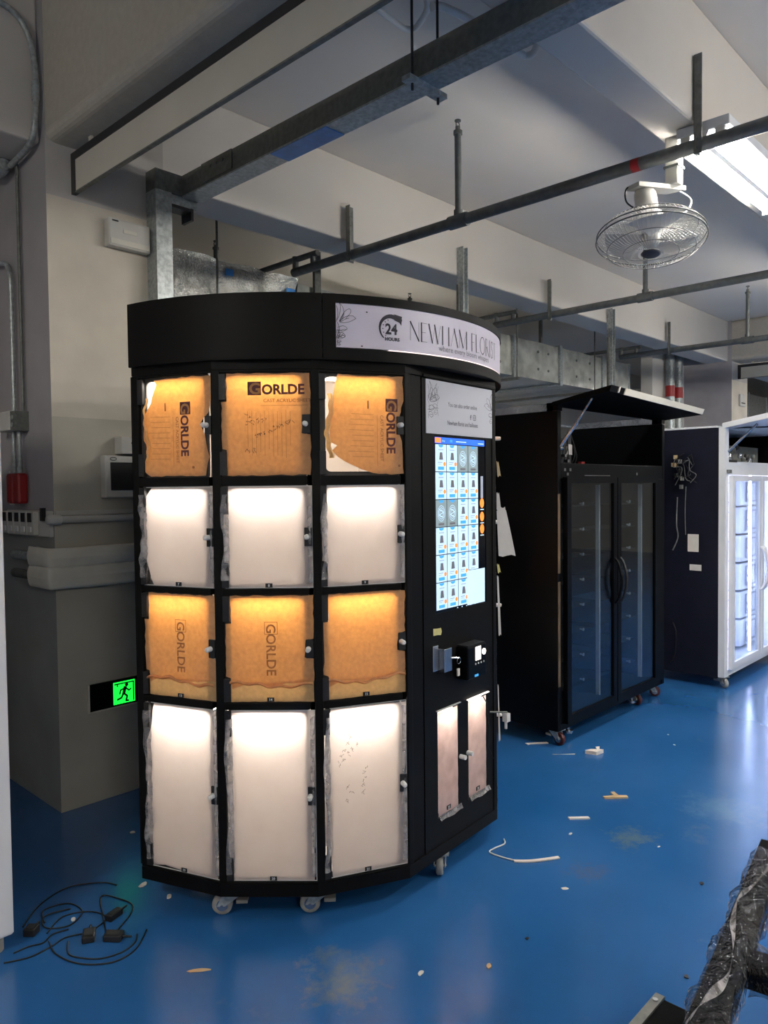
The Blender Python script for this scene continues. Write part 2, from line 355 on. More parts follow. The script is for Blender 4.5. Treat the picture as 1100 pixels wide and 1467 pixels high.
# ------------------------------------------------------------------ ceiling lamps (twin tubes), some unseen and added for fill
def lamp(x, y, lab, ZB=ZB):
    t = thing('ceiling_lamp', lab, 'lamp', (x+.575, y, ZB-.1), group='twin tube ceiling lamps')
    MB().box(x, x+1.15, y-.115, y+.115, ZB-.045, ZB).part('housing', 'whitemetal', t, bevel=.006)
    MB().prism([(x, y-.03, ZB-.045), (x, y+.03, ZB-.045), (x, y+.012, ZB-.085), (x, y-.012, ZB-.085)], (1.15, 0, 0)).part('reflector', 'whitemetal', t)
    for s in (-1, 1):
        MB().cyl((x+.03, y+s*.075, ZB-.075), (x+1.12, y+s*.075, ZB-.075), .016, 12).part('tube', 'tube', t)
        for e in (.0, 1.125): MB().box(x+e, x+e+.025, y+s*.075-.02, y+s*.075+.02, ZB-.1, ZB-.045).part('socket', 'white', t)
lamp(3.40, 1.285, 'lit twin tube lamp on the beam above the ceiling fan')
lamp(7.40, 1.285, 'lit twin tube lamp farther along the fan beam')
lamp(3.40, -.86, 'lit twin tube lamp on the next beam towards the viewer')
lamp(7.40, -.86, 'lit twin tube lamp farther along the beam towards the viewer')
lamp(-2.0, 1.285, 'unseen lit twin tube lamp beyond the white cabinet, added to light the header panel')  # unseen lamp, placed to light the header panel from the left
lamp(-1.60, -3.05, 'unseen lit twin tube lamp added for fill on the rear beam behind the viewer')  # unseen lamp, added as distant fill from the rear left
lamp(3.40, -3.05, 'unseen lit twin tube lamp added for fill on the rear beam beside the viewer')  # unseen lamp, added to lift the shadows
lamp(5.2, 6.38, 'hidden lit twin tube lamp added on the back wall to brighten the bay behind the air duct', 2.85)  # hidden lamp, added to brighten the back bay
lamp(11.40, 1.285, 'lit twin tube lamp at the distant end of the fan beam')

# ------------------------------------------------------------------ the flower kiosk
MC = Vector((2.24, 2.665, 0)); MA = 4.5; RF = .91; RH = .92; ZK0, ZK1, ZH = .085, 1.933, 2.155
TH = [185.4, 207.0, 228.6, 250.2, 289.8, 311.4, 333.0, 354.6]
kiosk = thing('vending_kiosk', 'black half-round flower vending kiosk with paper-covered glowing compartments', 'vending machine', MC, R_(MA))
def pol(t, r, z): a = R_(t+MA); return Vector((MC.x+r*math.cos(a), MC.y+r*math.sin(a), z))
class Facet:
    def __init__(s, i):
        s.A, s.B = pol(TH[i], RF, 0), pol(TH[i+1], RF, 0); s.W = (s.B-s.A).length; s.u = (s.B-s.A)/s.W; s.n = Vector((s.u.y, -s.u.x, 0))
    def p(s, u, z, n=0.): q = s.A+s.u*u+s.n*n; return Vector((q.x, q.y, z))
    def box(s, mb, u0, u1, z0, z1, n0, n1, m=0):
        return mb.hexa([s.p(u0, z0, n1), s.p(u1, z0, n1), s.p(u1, z0, n0), s.p(u0, z0, n0), s.p(u0, z1, n1), s.p(u1, z1, n1), s.p(u1, z1, n0), s.p(u0, z1, n0)], m)
    def map(s, u0, z0, n, rot=0):
        if rot: return lambda x, y: s.p(u0+y, z0-x, n)       # reads downwards
        return lambda x, y: s.p(u0+x, z0+y, n)
FC = [Facet(i) for i in range(7)]
# plinth, roof, back
MB().prism([pol(t, RF, ZK0) for t in TH], (0, 0, .045)).part('plinth', 'black', kiosk)
MB().prism([pol(t, RF, ZK1-.03) for t in TH], (0, 0, .03)).part('top_board', 'black', kiosk)
bk0, bk1 = pol(TH[0], RF-.01, 0), pol(TH[7], RF-.01, 0); inn = (MC-(bk0+bk1)/2)
MB().hexa([(bk0.x, bk0.y, ZK0+.045), (bk1.x, bk1.y, ZK0+.045), (bk1.x-.002, bk1.y+.02, ZK0+.045), (bk0.x-.002, bk0.y+.02, ZK0+.045), (bk0.x, bk0.y, ZK1-.03), (bk1.x, bk1.y, ZK1-.03), (bk1.x-.002, bk1.y+.02, ZK1-.03), (bk0.x-.002, bk0.y+.02, ZK1-.03)]).part('back_panel', 'black', kiosk)
# uprights at the corners
def wedge(t):
    i = TH.index(t); a = []
    if i > 0: f = FC[i-1]; w_ = .024 if i == 4 else .004; a += [f.p(f.W-w_, 0), f.p(f.W-w_, 0, -.05)]
    if i < 7: f = FC[i]; a += [f.p(.027, 0, -.05), f.p(.027, 0)]
    c = pol(t, RF, 0)
    P = ([a[0], c, a[3], a[2], a[1]] if len(a) == 4 else ([c, a[1], a[0]] if i == 0 else [a[0], c, a[1]]))
    z0, z1 = ZK0+.045, ZK1-.03
    return MB().prism([(p.x, p.y, z0) for p in P], (0, 0, z1-z0))
for t in TH: wedge(t).part('upright', 'black', kiosk, bevel=.002)
ROWS = [(1.541, 1.893), (1.156, 1.510), (.762, 1.135), (.136, .738)]
RAILS = [(1.893, 1.905), (1.510, 1.541), (1.135, 1.156), (.738, .762), (.128, .136)]
def rounded(u0, u1, z0, z1, r, n=6):
    P = []
    for cx, cz, a0 in ((u1-r, z1-r, 0), (u0+r, z1-r, 90), (u0+r, z0+r, 180), (u1-r, z0+r, 270)):
        P += [(cx+r*math.cos(R_(a0+90*k/n)), cz+r*math.sin(R_(a0+90*k/n))) for k in range(n+1)]
    return P
rng = random.Random(7)
def torn(P, jit, step=.02):
    out = []
    for (a, b), (c, d) in zip(P, P[1:]+P[:1]):
        n = max(1, int(math.hypot(c-a, d-b)/step))
        for k in range(n): out.append((a+(c-a)*k/n+rng.uniform(-jit, jit), b+(d-b)*k/n+rng.uniform(-jit, jit)))
    return out
def outline(z0, z1, ht=.098, hb=.088, lock=False):
    P = [(.049, z1-.003), (.334, z1-.003)]
    if lock: zm = (z0+z1)/2; P += [(.334, zm+.035), (.306, zm+.03), (.304, zm-.03), (.334, zm-.035)]
    return P+[(.334, z0+.003), (.047, z0+.003), (.047, z0+hb), (.031, z0+hb+.004), (.031, z1-ht), (.049, z1-ht)]
OUT = {(0, 0): [(.092, 1.886), (.334, 1.888), (.332, 1.811), (.325, 1.766), (.319, 1.76), (.287, 1.726), (.294, 1.703), (.307, 1.686), (.311, 1.65), (.32, 1.611), (.309, 1.545), (.075, 1.545), (.04, 1.568), (.038, 1.581), (.059, 1.621), (.053, 1.658), (.041, 1.672), (.049, 1.76), (.078, 1.805), (.1, 1.864)],
       (2, 0): [(.092, 1.889), (.334, 1.889), (.334, 1.803), (.325, 1.763), (.314, 1.722), (.328, 1.662), (.334, 1.545), (.219, 1.547), (.198, 1.555), (.115, 1.588), (.071, 1.627), (.088, 1.643), (.061, 1.659), (.061, 1.756), (.07, 1.795)],
       (0, 1): [(.074, 1.506), (.333, 1.506), (.33, 1.159), (.074, 1.159), (.05, 1.227), (.039, 1.274), (.034, 1.417), (.039, 1.465)],
       (0, 3): [(.063, .734), (.33, .735), (.328, .139), (.206, .139), (.099, .15), (.043, .141), (.033, .231), (.027, .257), (.029, .593), (.048, .644)],
       (1, 3): [(.045, .735), (.334, .735), (.327, .139), (.041, .139), (.039, .201), (.03, .245), (.03, .638), (.034, .697)],
       (2, 3): [(.053, .734), (.334, .73), (.333, .513), (.314, .428), (.333, .35), (.334, .139), (.054, .139), (.048, .225), (.03, .257), (.031, .591), (.05, .635)]}
TAGS = {(0, 1): '7', (1, 1): '8', (2, 1): '9', (0, 2): '13', (1, 2): '14', (2, 2): '15', (0, 3): '19', (1, 3): '20', (2, 3): '21'}
ROWNAME = ['top', 'second', 'third', 'bottom']
for ci, fi in enumerate((0, 1, 2, 4, 5, 6)):
    f = FC[fi]; W = f.W
    f.box(MB(), .0, W, ZK0+.045, .1365, -.045, -.001).part('bottom_rail', 'black', kiosk, bevel=.002)
    f.box(MB(), .0, W, 1.893, ZK1-.03, -.045, -.001).part('top_rail', 'black', kiosk, bevel=.002)
    for z0, z1 in RAILS[1:4]: f.box(MB(), .02, W-.02, z0, z1, -.045, -.002).part('cross_rail', 'black', kiosk, bevel=.002)
    for ri, (z0, z1) in enumerate(ROWS):
        kraft = ri in (0, 2)
        # face plate with a rounded opening, then the lined compartment behind it with its light strip
        O = rounded(.05, .300, z0+.014, z1-.012, .018); nO = len(O)
        U0, U1 = .025, W-.022
        def outer(q):
            u, z = q; cu, cz = .175, (z0+z1)/2; k = min(abs((U1 if u > cu else U0)-cu)/max(1e-6, abs(u-cu)), (z1-z0)/2/max(1e-6, abs(z-cz)))
            return (cu+(u-cu)*k, cz+(z-cz)*k)
        E_ = [outer(q) for q in O]; m = MB()
        m.add([f.p(u, z, -.0155) for u, z in O]+[f.p(u, z, -.0155) for u, z in E_]+[f.p(u, z, -.022) for u, z in O], [(i, (i+1) % nO, nO+(i+1) % nO, nO+i) for i in range(nO)]+[(i, 2*nO+i, 2*nO+(i+1) % nO, (i+1) % nO) for i in range(nO)])
        comp = m.part('compartment', 'face', kiosk)
        D = .30; k = .055; m = MB(); a, b, c, d = U0, U1, z0-.004, z1+.004
        fr = [f.p(a, c, -.0225), f.p(b, c, -.0225), f.p(b, d, -.0225), f.p(a, d, -.0225)]; bkp = [f.p(a+k, c, -D), f.p(b-k, c, -D), f.p(b-k, d, -D), f.p(a+k, d, -D)]
        m.add(fr+bkp, [(4, 5, 6, 7), (0, 1, 5, 4), (1, 2, 6, 5), (2, 3, 7, 6), (3, 0, 4, 7)])
        m.part('liner', 'liner', comp)
        f.box(MB(), .065, .285, z1-.019, z1-.013, -.075 if ri == 3 else -.065, -.045).part('light_strip', 'warm', comp)
        # the door: acrylic sheet, film, hinges, lock, tag
        door = f.box(MB(), .03, .336, z0+.002, z1-.002, -.014, -.009).part('compartment_door', 'acrylic', kiosk, label=('kraft-paper covered' if kraft else 'milky film covered')+' acrylic door, '+ROWNAME[ri]+' row')
        if not kraft:
            f.box(f.box(f.box(MB(), .3335, .336, z0+.002, z1-.002, -.0085, -.007), .034, .3335, z0+.002, z0+.0045, -.0085, -.007), .05, .3335, z1-.0045, z1-.002, -.0085, -.007).part('painted_edge_glow', 'white', door)  # white strips paint in the glow along the lit acrylic edges
        P = OUT.get((fi, ri)) or outline(z0, z1, lock=kraft)
        if ri == 2 and fi < 3:
            zt = z0+.062; P = [(.049, z1-.003), (.334, z1-.003), (.334, (z0+z1)/2+.035), (.306, (z0+z1)/2+.03), (.304, (z0+z1)/2-.03), (.334, (z0+z1)/2-.035), (.334, zt+.012), (.26, zt+.006), (.18, zt-.004), (.1, zt+.004), (.05, zt-.014), (.047, z0+.088), (.031, z0+.092), (.031, z1-.098), (.049, z1-.098)]
            MB().poly([f.p(u, z, -.0078) for u, z in torn([(.047, zt-.001), (.334, zt+.02), (.334, z0+.003), (.047, z0+.003)], .001)]).part('inner_film', 'kraftback', door)
        P = torn(P, .0025 if kraft else .0012)
        m = MB(); m.poly([f.p(u, z, -.0075) for u, z in P])
        m.part('protective_film', 'kraft' if kraft else 'film', door)
        for hz0, hz1 in ((z1-.092, z1-.004), (z0+.004, z0+.084)):
            hm = f.box(MB(), .024, .047, hz0, hz1, -.014, .001)
            for hz in (hz0+.015, hz1-.015): hm.cyl(f.p(.036, hz, .001), f.p(.036, hz, .0025), .004, 8)
            hm.part('hinge', 'dark', door, bevel=.001)
        zm = (z0+z1)/2
        lm = f.box(MB(), .308, .334, zm-.032, zm+.032, -.0085, -.001)
        lm.part('lock_plate', 'dark', door, bevel=.002)
        MB().cyl(f.p(.317, zm, -.001), f.p(.317, zm, .022), .0095, 12, r2=.0085).cyl(f.p(.317, zm, .022), f.p(.317, zm, .025), .0085, 12, r2=.005).part('lock_knob', 'white', door)
        if (fi, ri) in TAGS:
            tg = f.box(MB(), .172, .196, z0+.004, z0+.018, -.007, -.005, 0)
            tg.text(TAGS[(fi, ri)], .012, f.map(.184, z0+.007, -.0045), 1, 'CENTER', .0004)
            tg.part('number_tag', ['dark', 'white'], door)
        # loose film and paper folds
        if fi < 3:
            if not kraft:
                def curl(s, t, z0=z0, z1=z1, f=f):
                    zz = z0+.03+(z1-z0-.06)*t; return f.p(.05-.022*s-.006*math.sin(9*t+fi)*s, zz, -.006+.014*math.sin(s*2.2)+.004*math.sin(t*31+ri))
                MB().grid(curl, 4, 22).part('loose_film', 'peel', door)
                def curl2(s, t, z0=z0, z1=z1, f=f):
                    zz = z0+.02+(z1-z0-.04)*t; return f.p(.318+.016*s, zz, -.005+.006*math.sin(s*3)+.002*math.sin(t*40+fi))
                MB().grid(curl2, 3, 22).part('loose_film', 'peel', door)
            elif ri == 2:
                def fold(s, t, z0=z0, f=f):
                    return f.p(.045+.285*s, z0+.058+.012*t+.008*math.sin(s*6+fi)+.004*math.sin(s*23), -.0065+.014*math.sin(t*2.6)+.002*math.sin(s*31))
                MB().grid(fold, 24, 4).part('paper_fold', 'kraft', door)
            elif fi != 1:
                def fold(s, t, z0=z0, f=f):
                    return f.p(.052+.016*t+.008*math.sin(7*s+fi)+.003*math.sin(29*s), z0+.06+.22*s, -.0065+.012*math.sin(t*2.4)+.002*math.sin(s*17+fi))
                MB().grid(fold, 22, 3).part('paper_fold', 'kraftback', door)
        # print on the paper
        if ri == 0 and fi < 3:
            m = MB(); n = -.0066
            if fi == 1: mp = f.map(.121, 1.816, n); sc = .046; base = (0, 0)
            elif fi == 0: mp = f.map(.203, 1.802, n, 1); sc = .044
            else: mp = f.map(.268, 1.810, n, 1); sc = .045
            m.poly([mp(0, 0), mp(sc, 0), mp(sc, sc), mp(0, sc)], 0)
            f2 = (lambda g: (lambda x, y: g(x, y)+f.n*.0004))(mp)
            m.text('G', sc*1.15, lambda x, y: f2(sc*.10+x, sc*.10+y), 1, 'LEFT', sc*.03, 1.05)
            m.text('ORLDE', sc*1.0, lambda x, y: mp(sc*1.04+x, sc*.08+y), 0, 'LEFT', sc*.035, 1.0 if fi == 1 else 1.02)
            m.part('brand_print', ['print', 'kraftflat'], door)
            m = MB()
            if fi == 1:
                m.text('CAST ACRYLIC SHEET', .0165, f.map(.174, 1.792, n), 0, 'LEFT', .0002)
                m.stroke([(.165, 1.781), (.325, 1.781)], .0012, f.map(0, 0, n))
                for k in range(11):
                    u = .12+.0145*k; m.stroke([(u, 1.765-rng.random()*.01), (u, 1.60+rng.random()*.05)], .0011, f.map(0, 0, n))
                m.text('* *', .014, f.map(.122, 1.622, n), 0)
            else:
                uo = .185 if fi == 0 else .248
                m.text('CAST ACRYLIC SHEET', .0165, f.map(uo, 1.752, n, 1), 0, 'LEFT', .0002)
                m.stroke([(uo-.012, 1.752), (uo-.012, 1.575)], .0012, f.map(0, 0, n))
                for k in range(9):
                    z = 1.755-.0185*k; m.stroke([(uo-.12+rng.random()*.02, z), (uo-.025, z-.002)], .0012, f.map(0, 0, n))
                m.stroke([(uo-.045, 1.80), (uo-.045, 1.775)], .006, f.map(0, 0, n))
                m.cyl(f.p(uo+.07, 1.575, n-.001), f.p(uo+.07, 1.575, n), .005, 10)
            m.part('fine_print', 'printfine', door)
        if ri == 2 and fi < 2:
            m = MB(); mp = f.map(.172, 1.035, -.0066, 1); m.text('GORLDE', .046, mp, 0, 'LEFT', .0008)
            for a, b in (((-.006, -.006), (.036, -.006)), ((.036, -.006), (.036, .038)), ((.036, .038), (-.006, .038)), ((-.006, .038), (-.006, -.006))): m.stroke([a, b], .002, mp)
            m.part('faded_print', 'printfade', door)
        if (fi, ri) in ((1, 0), (2, 3)):
            m = MB(); mk = 'marker' if ri == 0 else 'markerpale'
            spots = ([(.122+.0165*k, 1.722+.004*k) for k in range(4)]+[(.15+.0145*k, 1.678+.006*k) for k in range(9)]+[(.12, 1.745), (.12, 1.632), (.138, 1.632)]) if ri == 0 else ([(.15-.017*k, .60-.016*k) for k in range(5)]+[(.125-.012*k, .628-.022*k) for k in range(4)]+[(.18-.003*k, .515-.022*k) for k in range(5)]+[(.11, .45), (.125, .43), (.112, .405)])
            for (u, z) in spots:
                for _ in range(4):
                    a = (u+rng.uniform(-.005, .006), z+rng.uniform(-.006, .007)); b = (a[0]+rng.uniform(-.007, .007), a[1]+rng.uniform(-.007, .007)); c = (b[0]+rng.uniform(-.004, .004), b[1]+rng.uniform(-.005, .003))
                    m.stroke([a, b, c], .0013, f.map(0, 0, -.0064))
            m.part('handwriting', mk, door, kind='stuff')
# a bright tab of film that sticks out of the third column, papers on the far side
# header: three curved panels, roof, sign
def arc_shell(t0, t1, r0, r1, z0, z1, n=28, m=0):
    mb = MB()
    A = [t0+(t1-t0)*i/n for i in range(n+1)]
    vs = [pol(t, r1, z0) for t in A]+[pol(t, r1, z1) for t in A]+[pol(t, r0, z0) for t in A]+[pol(t, r0, z1) for t in A]; k = n+1
    fo = [(i, i+1, k+i+1, k+i) for i in range(n)]; fi_ = [(2*k+i+1, 2*k+i, 3*k+i, 3*k+i+1) for i in range(n)]
    mb.add(vs, fo+fi_, m, True)
    mb.add(vs, [(k+i, k+i+1, 3*k+i+1, 3*k+i) for i in range(n)]+[(i+1, i, 2*k+i, 2*k+i+1) for i in range(n)]+[(0, k, 3*k, 2*k), (n, 2*k+n, 3*k+n, k+n)], m)
    return mb
arc_shell(185.2, 230.85, RH-.02, RH, ZK1+.002, ZH).part('header_panel', 'black', kiosk)
arc_shell(309.3, 354.8, RH-.02, RH, ZK1+.002, ZH).part('header_panel', 'black', kiosk)
hz0, hz1 = 1.972, 2.125
hc = MB()
for t0, t1, a, b in ((231.0, 309.0, ZK1+.002, hz0), (231.0, 309.0, hz1, ZH), (231.0, 233.8, hz0, hz1), (306.2, 309.0, hz0, hz1)):
    q = arc_shell(t0, t1, RH-.02, RH, a, b, 30 if t1-t0 > 10 else 3); hc.add(q.v, q.f, 0, True)
header = hc.part('header_frame', 'black', kiosk)
sign = arc_shell(233.8, 306.2, RH-.02, RH-.004, hz0+.004, hz1).part('header_sign', 'signwhite', kiosk, label='curved white shop sign with a clock logo')
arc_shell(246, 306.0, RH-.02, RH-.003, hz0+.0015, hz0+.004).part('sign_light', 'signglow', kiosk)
A = [185.2+(354.8-185.2)*i/48 for i in range(49)]
MB().prism([pol(t, RH-.001, ZK1) for t in A], (0, 0, .006)).part('header_soffit', 'black', kiosk)
MB().prism([pol(t, RH-.021, ZH-.02) for t in A], (0, 0, .008)).part('header_roof', 'black', kiosk)
SR = RH-.004+.0009
def hs(t0, z0): return lambda x, y: pol(t0+math.degrees(x/SR), SR, z0+y)
GL = {'N': (.66, [([(.0, 0), (0, 1)], 0), ([(0, 1), (.62, 0)], 1), ([(.62, 0), (.62, 1)], 0)]), 'E': (.5, [([(.04, 0), (.04, 1)], 1), ([(0, 1), (.46, 1)], 0), ([(0, .5), (.36, .5)], 0), ([(0, 0), (.46, 0)], 0)]),
      'W': (.98, [([(0, 1), (.27, 0)], 1), ([(.27, 0), (.5, 1)], 0), ([(.46, 1), (.72, 0)], 1), ([(.72, 0), (.95, 1)], 0)]), 'H': (.68, [([(.04, 0), (.04, 1)], 1), ([(.6, 0), (.6, 1)], 1), ([(.04, .5), (.6, .5)], -1)]),
      'A': (.72, [([(0, 0), (.34, 1)], 0), ([(.32, 1), (.68, 0)], 1)]), 'M': (.86, [([(.02, 0), (.02, 1)], 0), ([(.02, 1), (.4, .05)], 1), ([(.4, .05), (.78, 1)], 0), ([(.8, 1), (.8, 0)], 1)]),
      'F': (.46, [([(.04, 0), (.04, 1)], 1), ([(0, 1), (.44, 1)], 0), ([(0, .52), (.34, .52)], 0)]), 'L': (.46, [([(.04, 0), (.04, 1)], 1), ([(0, 0), (.44, 0)], 0)]),
      'O': (.82, [([(.39+.37*math.cos(a), .5+.5*math.sin(a)) for a in [2*math.pi*k/20 for k in range(21)]], .5)]), 'R': (.6, [([(.04, 0), (.04, 1)], 1), ([(0, 1), (.3, .98), (.46, .86), (.46, .66), (.3, .52), (0, .5)], 0), ([(.24, .5), (.58, 0)], 1)]),
      'I': (.2, [([(.08, 0), (.08, 1)], 1)]), 'S': (.5, [([(.42, .84), (.34, .97), (.2, 1), (.07, .9), (.06, .72), (.2, .57), (.36, .44), (.44, .26), (.38, .08), (.22, 0), (.06, .06), (.02, .2)], .5)]), 'T': (.56, [([(.26, 0), (.26, 1)], 1), ([(0, 1), (.54, 1)], 0)]), ' ': (.3, [])}
m = MB(); x = 0.; hgt = .066; fn = hs(251.4, 2.018)
word = 'NEWHAM FLORIST'; tot = sum(GL[c][0]+.12 for c in word); sxx = .598/(tot*hgt)
for c in word:
    w, ss = GL[c]
    for pts, th in ss:
        if th < 0: continue
        m.stroke([((x+a*1)*hgt*sxx, b*hgt) for a, b in pts], .0012+.0042*th, fn)
    x += w+.12
m.part('shop_name', 'ink', sign)
MB().text('where every bloom whispers', .029, hs(259.6, 1.994), 0, 'LEFT', 0, 1.05).part('tagline', 'inkpale', sign)
# 24 hours logo
m = MB(); fn = hs(246.4, 2.05)
arcp = [(.043*math.cos(R_(a)), .043*math.sin(R_(a))) for a in range(60, 236, 8)]
for k in range(len(arcp)-1): m.stroke(arcp[k:k+2], .016-.013*k/len(arcp), fn)
m.poly([fn(.012, .052), fn(.045, .046), fn(.042, .014)]); m.stroke([(.02, .036), (.04, .03)], .014, fn)
m.text('24', .050, lambda a, b: fn(a-.022, b-.018), 0, 'LEFT', .0016, .95); m.text('HOURS', .016, lambda a, b: fn(a-.024, b-.041), 0, 'LEFT', .0006, 1.1)
for a in range(110, 236, 24): m.stroke([(.033*math.cos(R_(a)), .033*math.sin(R_(a))), (.030*math.cos(R_(a)), .030*math.sin(R_(a)))], .003, fn)
m.part('clock_logo', 'ink', sign)
def lily(m, fn, s, fl=1, w=.0014):
    def S(P): m.stroke([(fl*a*s, b*s) for a, b in [(q.x, q.y) for q in bez([(x, y, 0) for x, y in P], 6)]], w, fn)
    for P in ([(.0, .42), (.1, .62), (.14, .86), (.1, 1.0)], [(.1, 1.0), (.22, .84), (.24, .62), (.12, .42)], [(.12, .44), (.3, .58), (.5, .62), (.62, .54)], [(.62, .54), (.48, .46), (.3, .4), (.12, .4)], [(.1, .44), (.26, .72), (.42, .82), (.46, .72), (.3, .52)],
              [(.02, .46), (.06, .7), (.02, .9)], [(.14, .42), (.28, .5), (.4, .54)], [(.1, .42), (.2, .6), (.24, .7)], [(.04, .4), (.1, .2), (.04, .0), (.02, -.1)], [(.04, .24), (.22, .3), (.34, .22), (.2, .14), (.05, .2)], [(.05, .08), (.18, .1), (.28, .0), (.18, -.06), (.04, .02)], [(.0, .16), (.12, .16), (.3, .2)], [(.12, .02), (.2, .02), (.26, .0)]):
        S(P)
m = MB(); lily(m, hs(233.9, 2.015), .112); lily(m, hs(233.9, 1.985), .05, 1, .001); m.stroke([(0, 0), (.004, 0)], .004, hs(240.6, 2.1)); m.stroke([(0, 0), (.004, 0)], .004, hs(239.4, 1.983)); m.part('flower_art', 'ink', sign)
m = MB(); lily(m, hs(306.0, 2.02), .1, -1); m.part('flower_art', 'ink', sign)

# screen side of the kiosk
f = FC[3]; W = f.W
f.box(MB(), .024, .10, ZK0+.045, ZK1-.03, -.05, -.006).part('screen_side_frame', 'black', kiosk, bevel=.002)
# front panel is a thick door with openings for the screen and the two small hatches
pm = MB(); n0, n1 = -.03, -.004
for u0, u1, z0, z1 in ((.104, .612, 1.69, ZK1-.03), (.104, .180, 1.02, 1.69), (.545, .612, 1.02, 1.69), (.104, .612, .645, 1.02), (.104, .186, .236, .645), (.328, .400, .236, .645), (.540, .612, .236, .645), (.104, .612, ZK0+.005, .236)):
    f.box(pm, u0, u1, z0, z1, n0, n1)
panel = pm.part('front_door', 'black', kiosk)
f.box(MB(), .102, .613, 1.9, ZK1-.02, -.004, .006).part('canopy_lip', 'black', kiosk, bevel=.002)
card = f.box(MB(), .126, .612, 1.697, 1.896, -.004, -.001).part('notice_card', 'card', kiosk, label='white printed notice card above the screen')
m = MB(); nn = -.0005
lily(m, f.map(.135, 1.765, nn), .125, 1, .0016); lily(m, f.map(.205, 1.775, nn), .11, -1, .0012); lily(m, f.map(.603, 1.765, nn), .115, -1, .0014)
m.part('flower_art', 'inkline', card)
m = MB(); m.text('You can also order online', .024, f.map(.372, 1.805, nn), 0, 'CENTER', 0, .82); m.text('Newham florist and balloons', .024, f.map(.372, 1.735, nn), 0, 'CENTER', .0002, .78)
m.text('f', .026, f.map(.425, 1.764, nn), 0, 'LEFT', .001)
R8 = rounded(.446, .466, 1.763, 1.783, .005, 3); m.stroke(R8+R8[:1], .0025, f.map(0, 0, nn)); m.stroke([(.456+.005*math.cos(a), 1.773+.005*math.sin(a)) for a in [k*.7 for k in range(10)]], .002, f.map(0, 0, nn))
m.part('notice_text', 'inkline', card)
scr = f.box(MB(), .180, .545, 1.02, 1.69, -.012, -.006).part('touch_screen', 'scr_dark', kiosk, label='lit touch screen showing a grid of products')
n = -.0055
m = f.box(MB(), .186, .538, 1.662, 1.686, n-.0005, n, 0); f.box(m, .187, .225, 1.665, 1.684, n, n+.0004, 1)
m.text('shop', .011, f.map(.232, 1.67, n+.0004), 2); m.stroke([(.29, 1.674), (.30, 1.674)], .01, f.map(0, 0, n+.0004), 3); m.stroke([(.33, 1.673), (.4, 1.673)], .004, f.map(0, 0, n+.0004), 2); m.stroke([(.49, 1.671), (.53, 1.671)], .004, f.map(0, 0, n+.0004), 2)
m.part('menu_bar', ['scr_blue', 'orange', 'scr_white', 'scr_sky'], scr)
cu = [.187, .2625, .338, .4135, .489]; grey = {(0, 2), (0, 3), (2, 0), (2, 1)}
for r in range(6):
    for c in range(4):
        z1 = 1.659-.1052*r; z0 = z1-.1022; u0, u1 = cu[c]+.0018, cu[c+1]-.0018; w = u1-u0; uc = (u0+u1)/2
        if r == 5 and c == 3: continue
        if r >= 4 and c >= 3: z0 = 1.165
        m = MB(); g = (r, c) in grey; f.box(m, u0, u1, z0, z1, n-.0005, n, 1 if g else 0); k = n+.0003; mp = f.map(0, 0, k)
        top_ = [(uc-.017, z1-.001), (uc+.017, z1-.001), (uc+.012, z1-.009), (uc, z1-.012), (uc-.012, z1-.009)]
        m.poly([f.p(a, b, k) for a, b in top_[::-1]], 2)
        if g:
            for rr in (.026, .019, .012):
                m.stroke([(uc+rr*math.cos(a)*.9, (z0+z1)/2+rr*1.15*math.sin(a)) for a in [j*.5 for j in range(14)]], .0022, mp, 0)
            m.stroke([(uc-.014, (z0+z1)/2+.016), (uc+.014, (z0+z1)/2+.004), (uc-.014, (z0+z1)/2-.006), (uc+.014, (z0+z1)/2-.016)], .003, mp, 0)
            m.stroke([(uc-.016, z0+.01), (uc+.016, z0+.01)], .008, mp, 3)
        else:
            if z1-z0 > .06:
                m.stroke([(uc-.016, z1-.02), (uc+.016, z1-.02)], .003, mp, 4)
                m.poly([f.p(a, b, k) for a, b in ((uc-.011, z1-.058), (uc+.014, z1-.058), (uc+.009, z1-.03), (uc-.007, z1-.03))], 3)
                m.stroke([(uc-.02, z1-.068), (uc+.008, z1-.068)], .003, mp, 4); m.stroke([(uc-.02, z1-.075), (uc+.0, z1-.075)], .002, mp, 4)
                if z1-z0 > .1:
                    m.poly([f.p(uc+.024+.0085*math.cos(a), z1-.074+.0085*math.sin(a), k) for a in [j*math.pi/5 for j in range(10)]], 5)
                    m.stroke([(uc-.016, z0+.012), (uc+.016, z0+.012)], .012, mp, 2)
        m.part('product_tile', ['scr_white', 'scr_grey', 'scr_sky', 'scr_icon', 'scr_text', 'orange'], scr)
f.box(MB(), .402, .534, 1.024, 1.163, n, n+.001).part('code_card', 'scr_white', scr, label='blank white square in the lower right of the screen')
for z in (1.43, 1.375, 1.325):
    m = MB(); m.poly([f.p(.517+.016*math.cos(a), z+.02*math.sin(a), n) for a in [j*math.pi/7 for j in range(14)]], 0); m.stroke([(.505, z-.026), (.53, z-.026)], .004, f.map(0, 0, n), 1); m.part('menu_button', ['orange', 'scr_white'], scr)
m = f.box(MB(), .508, .526, 1.45, 1.54, n-.0004, n); m.part('scroll_bar', 'scr_text', scr)
m = MB()
for j in range(5): m.stroke([(.33+.032*j, 1.0245), (.334+.032*j, 1.0245)], .004, f.map(0, 0, -.0052))
m.part('screen_dots', 'scr_white', scr)
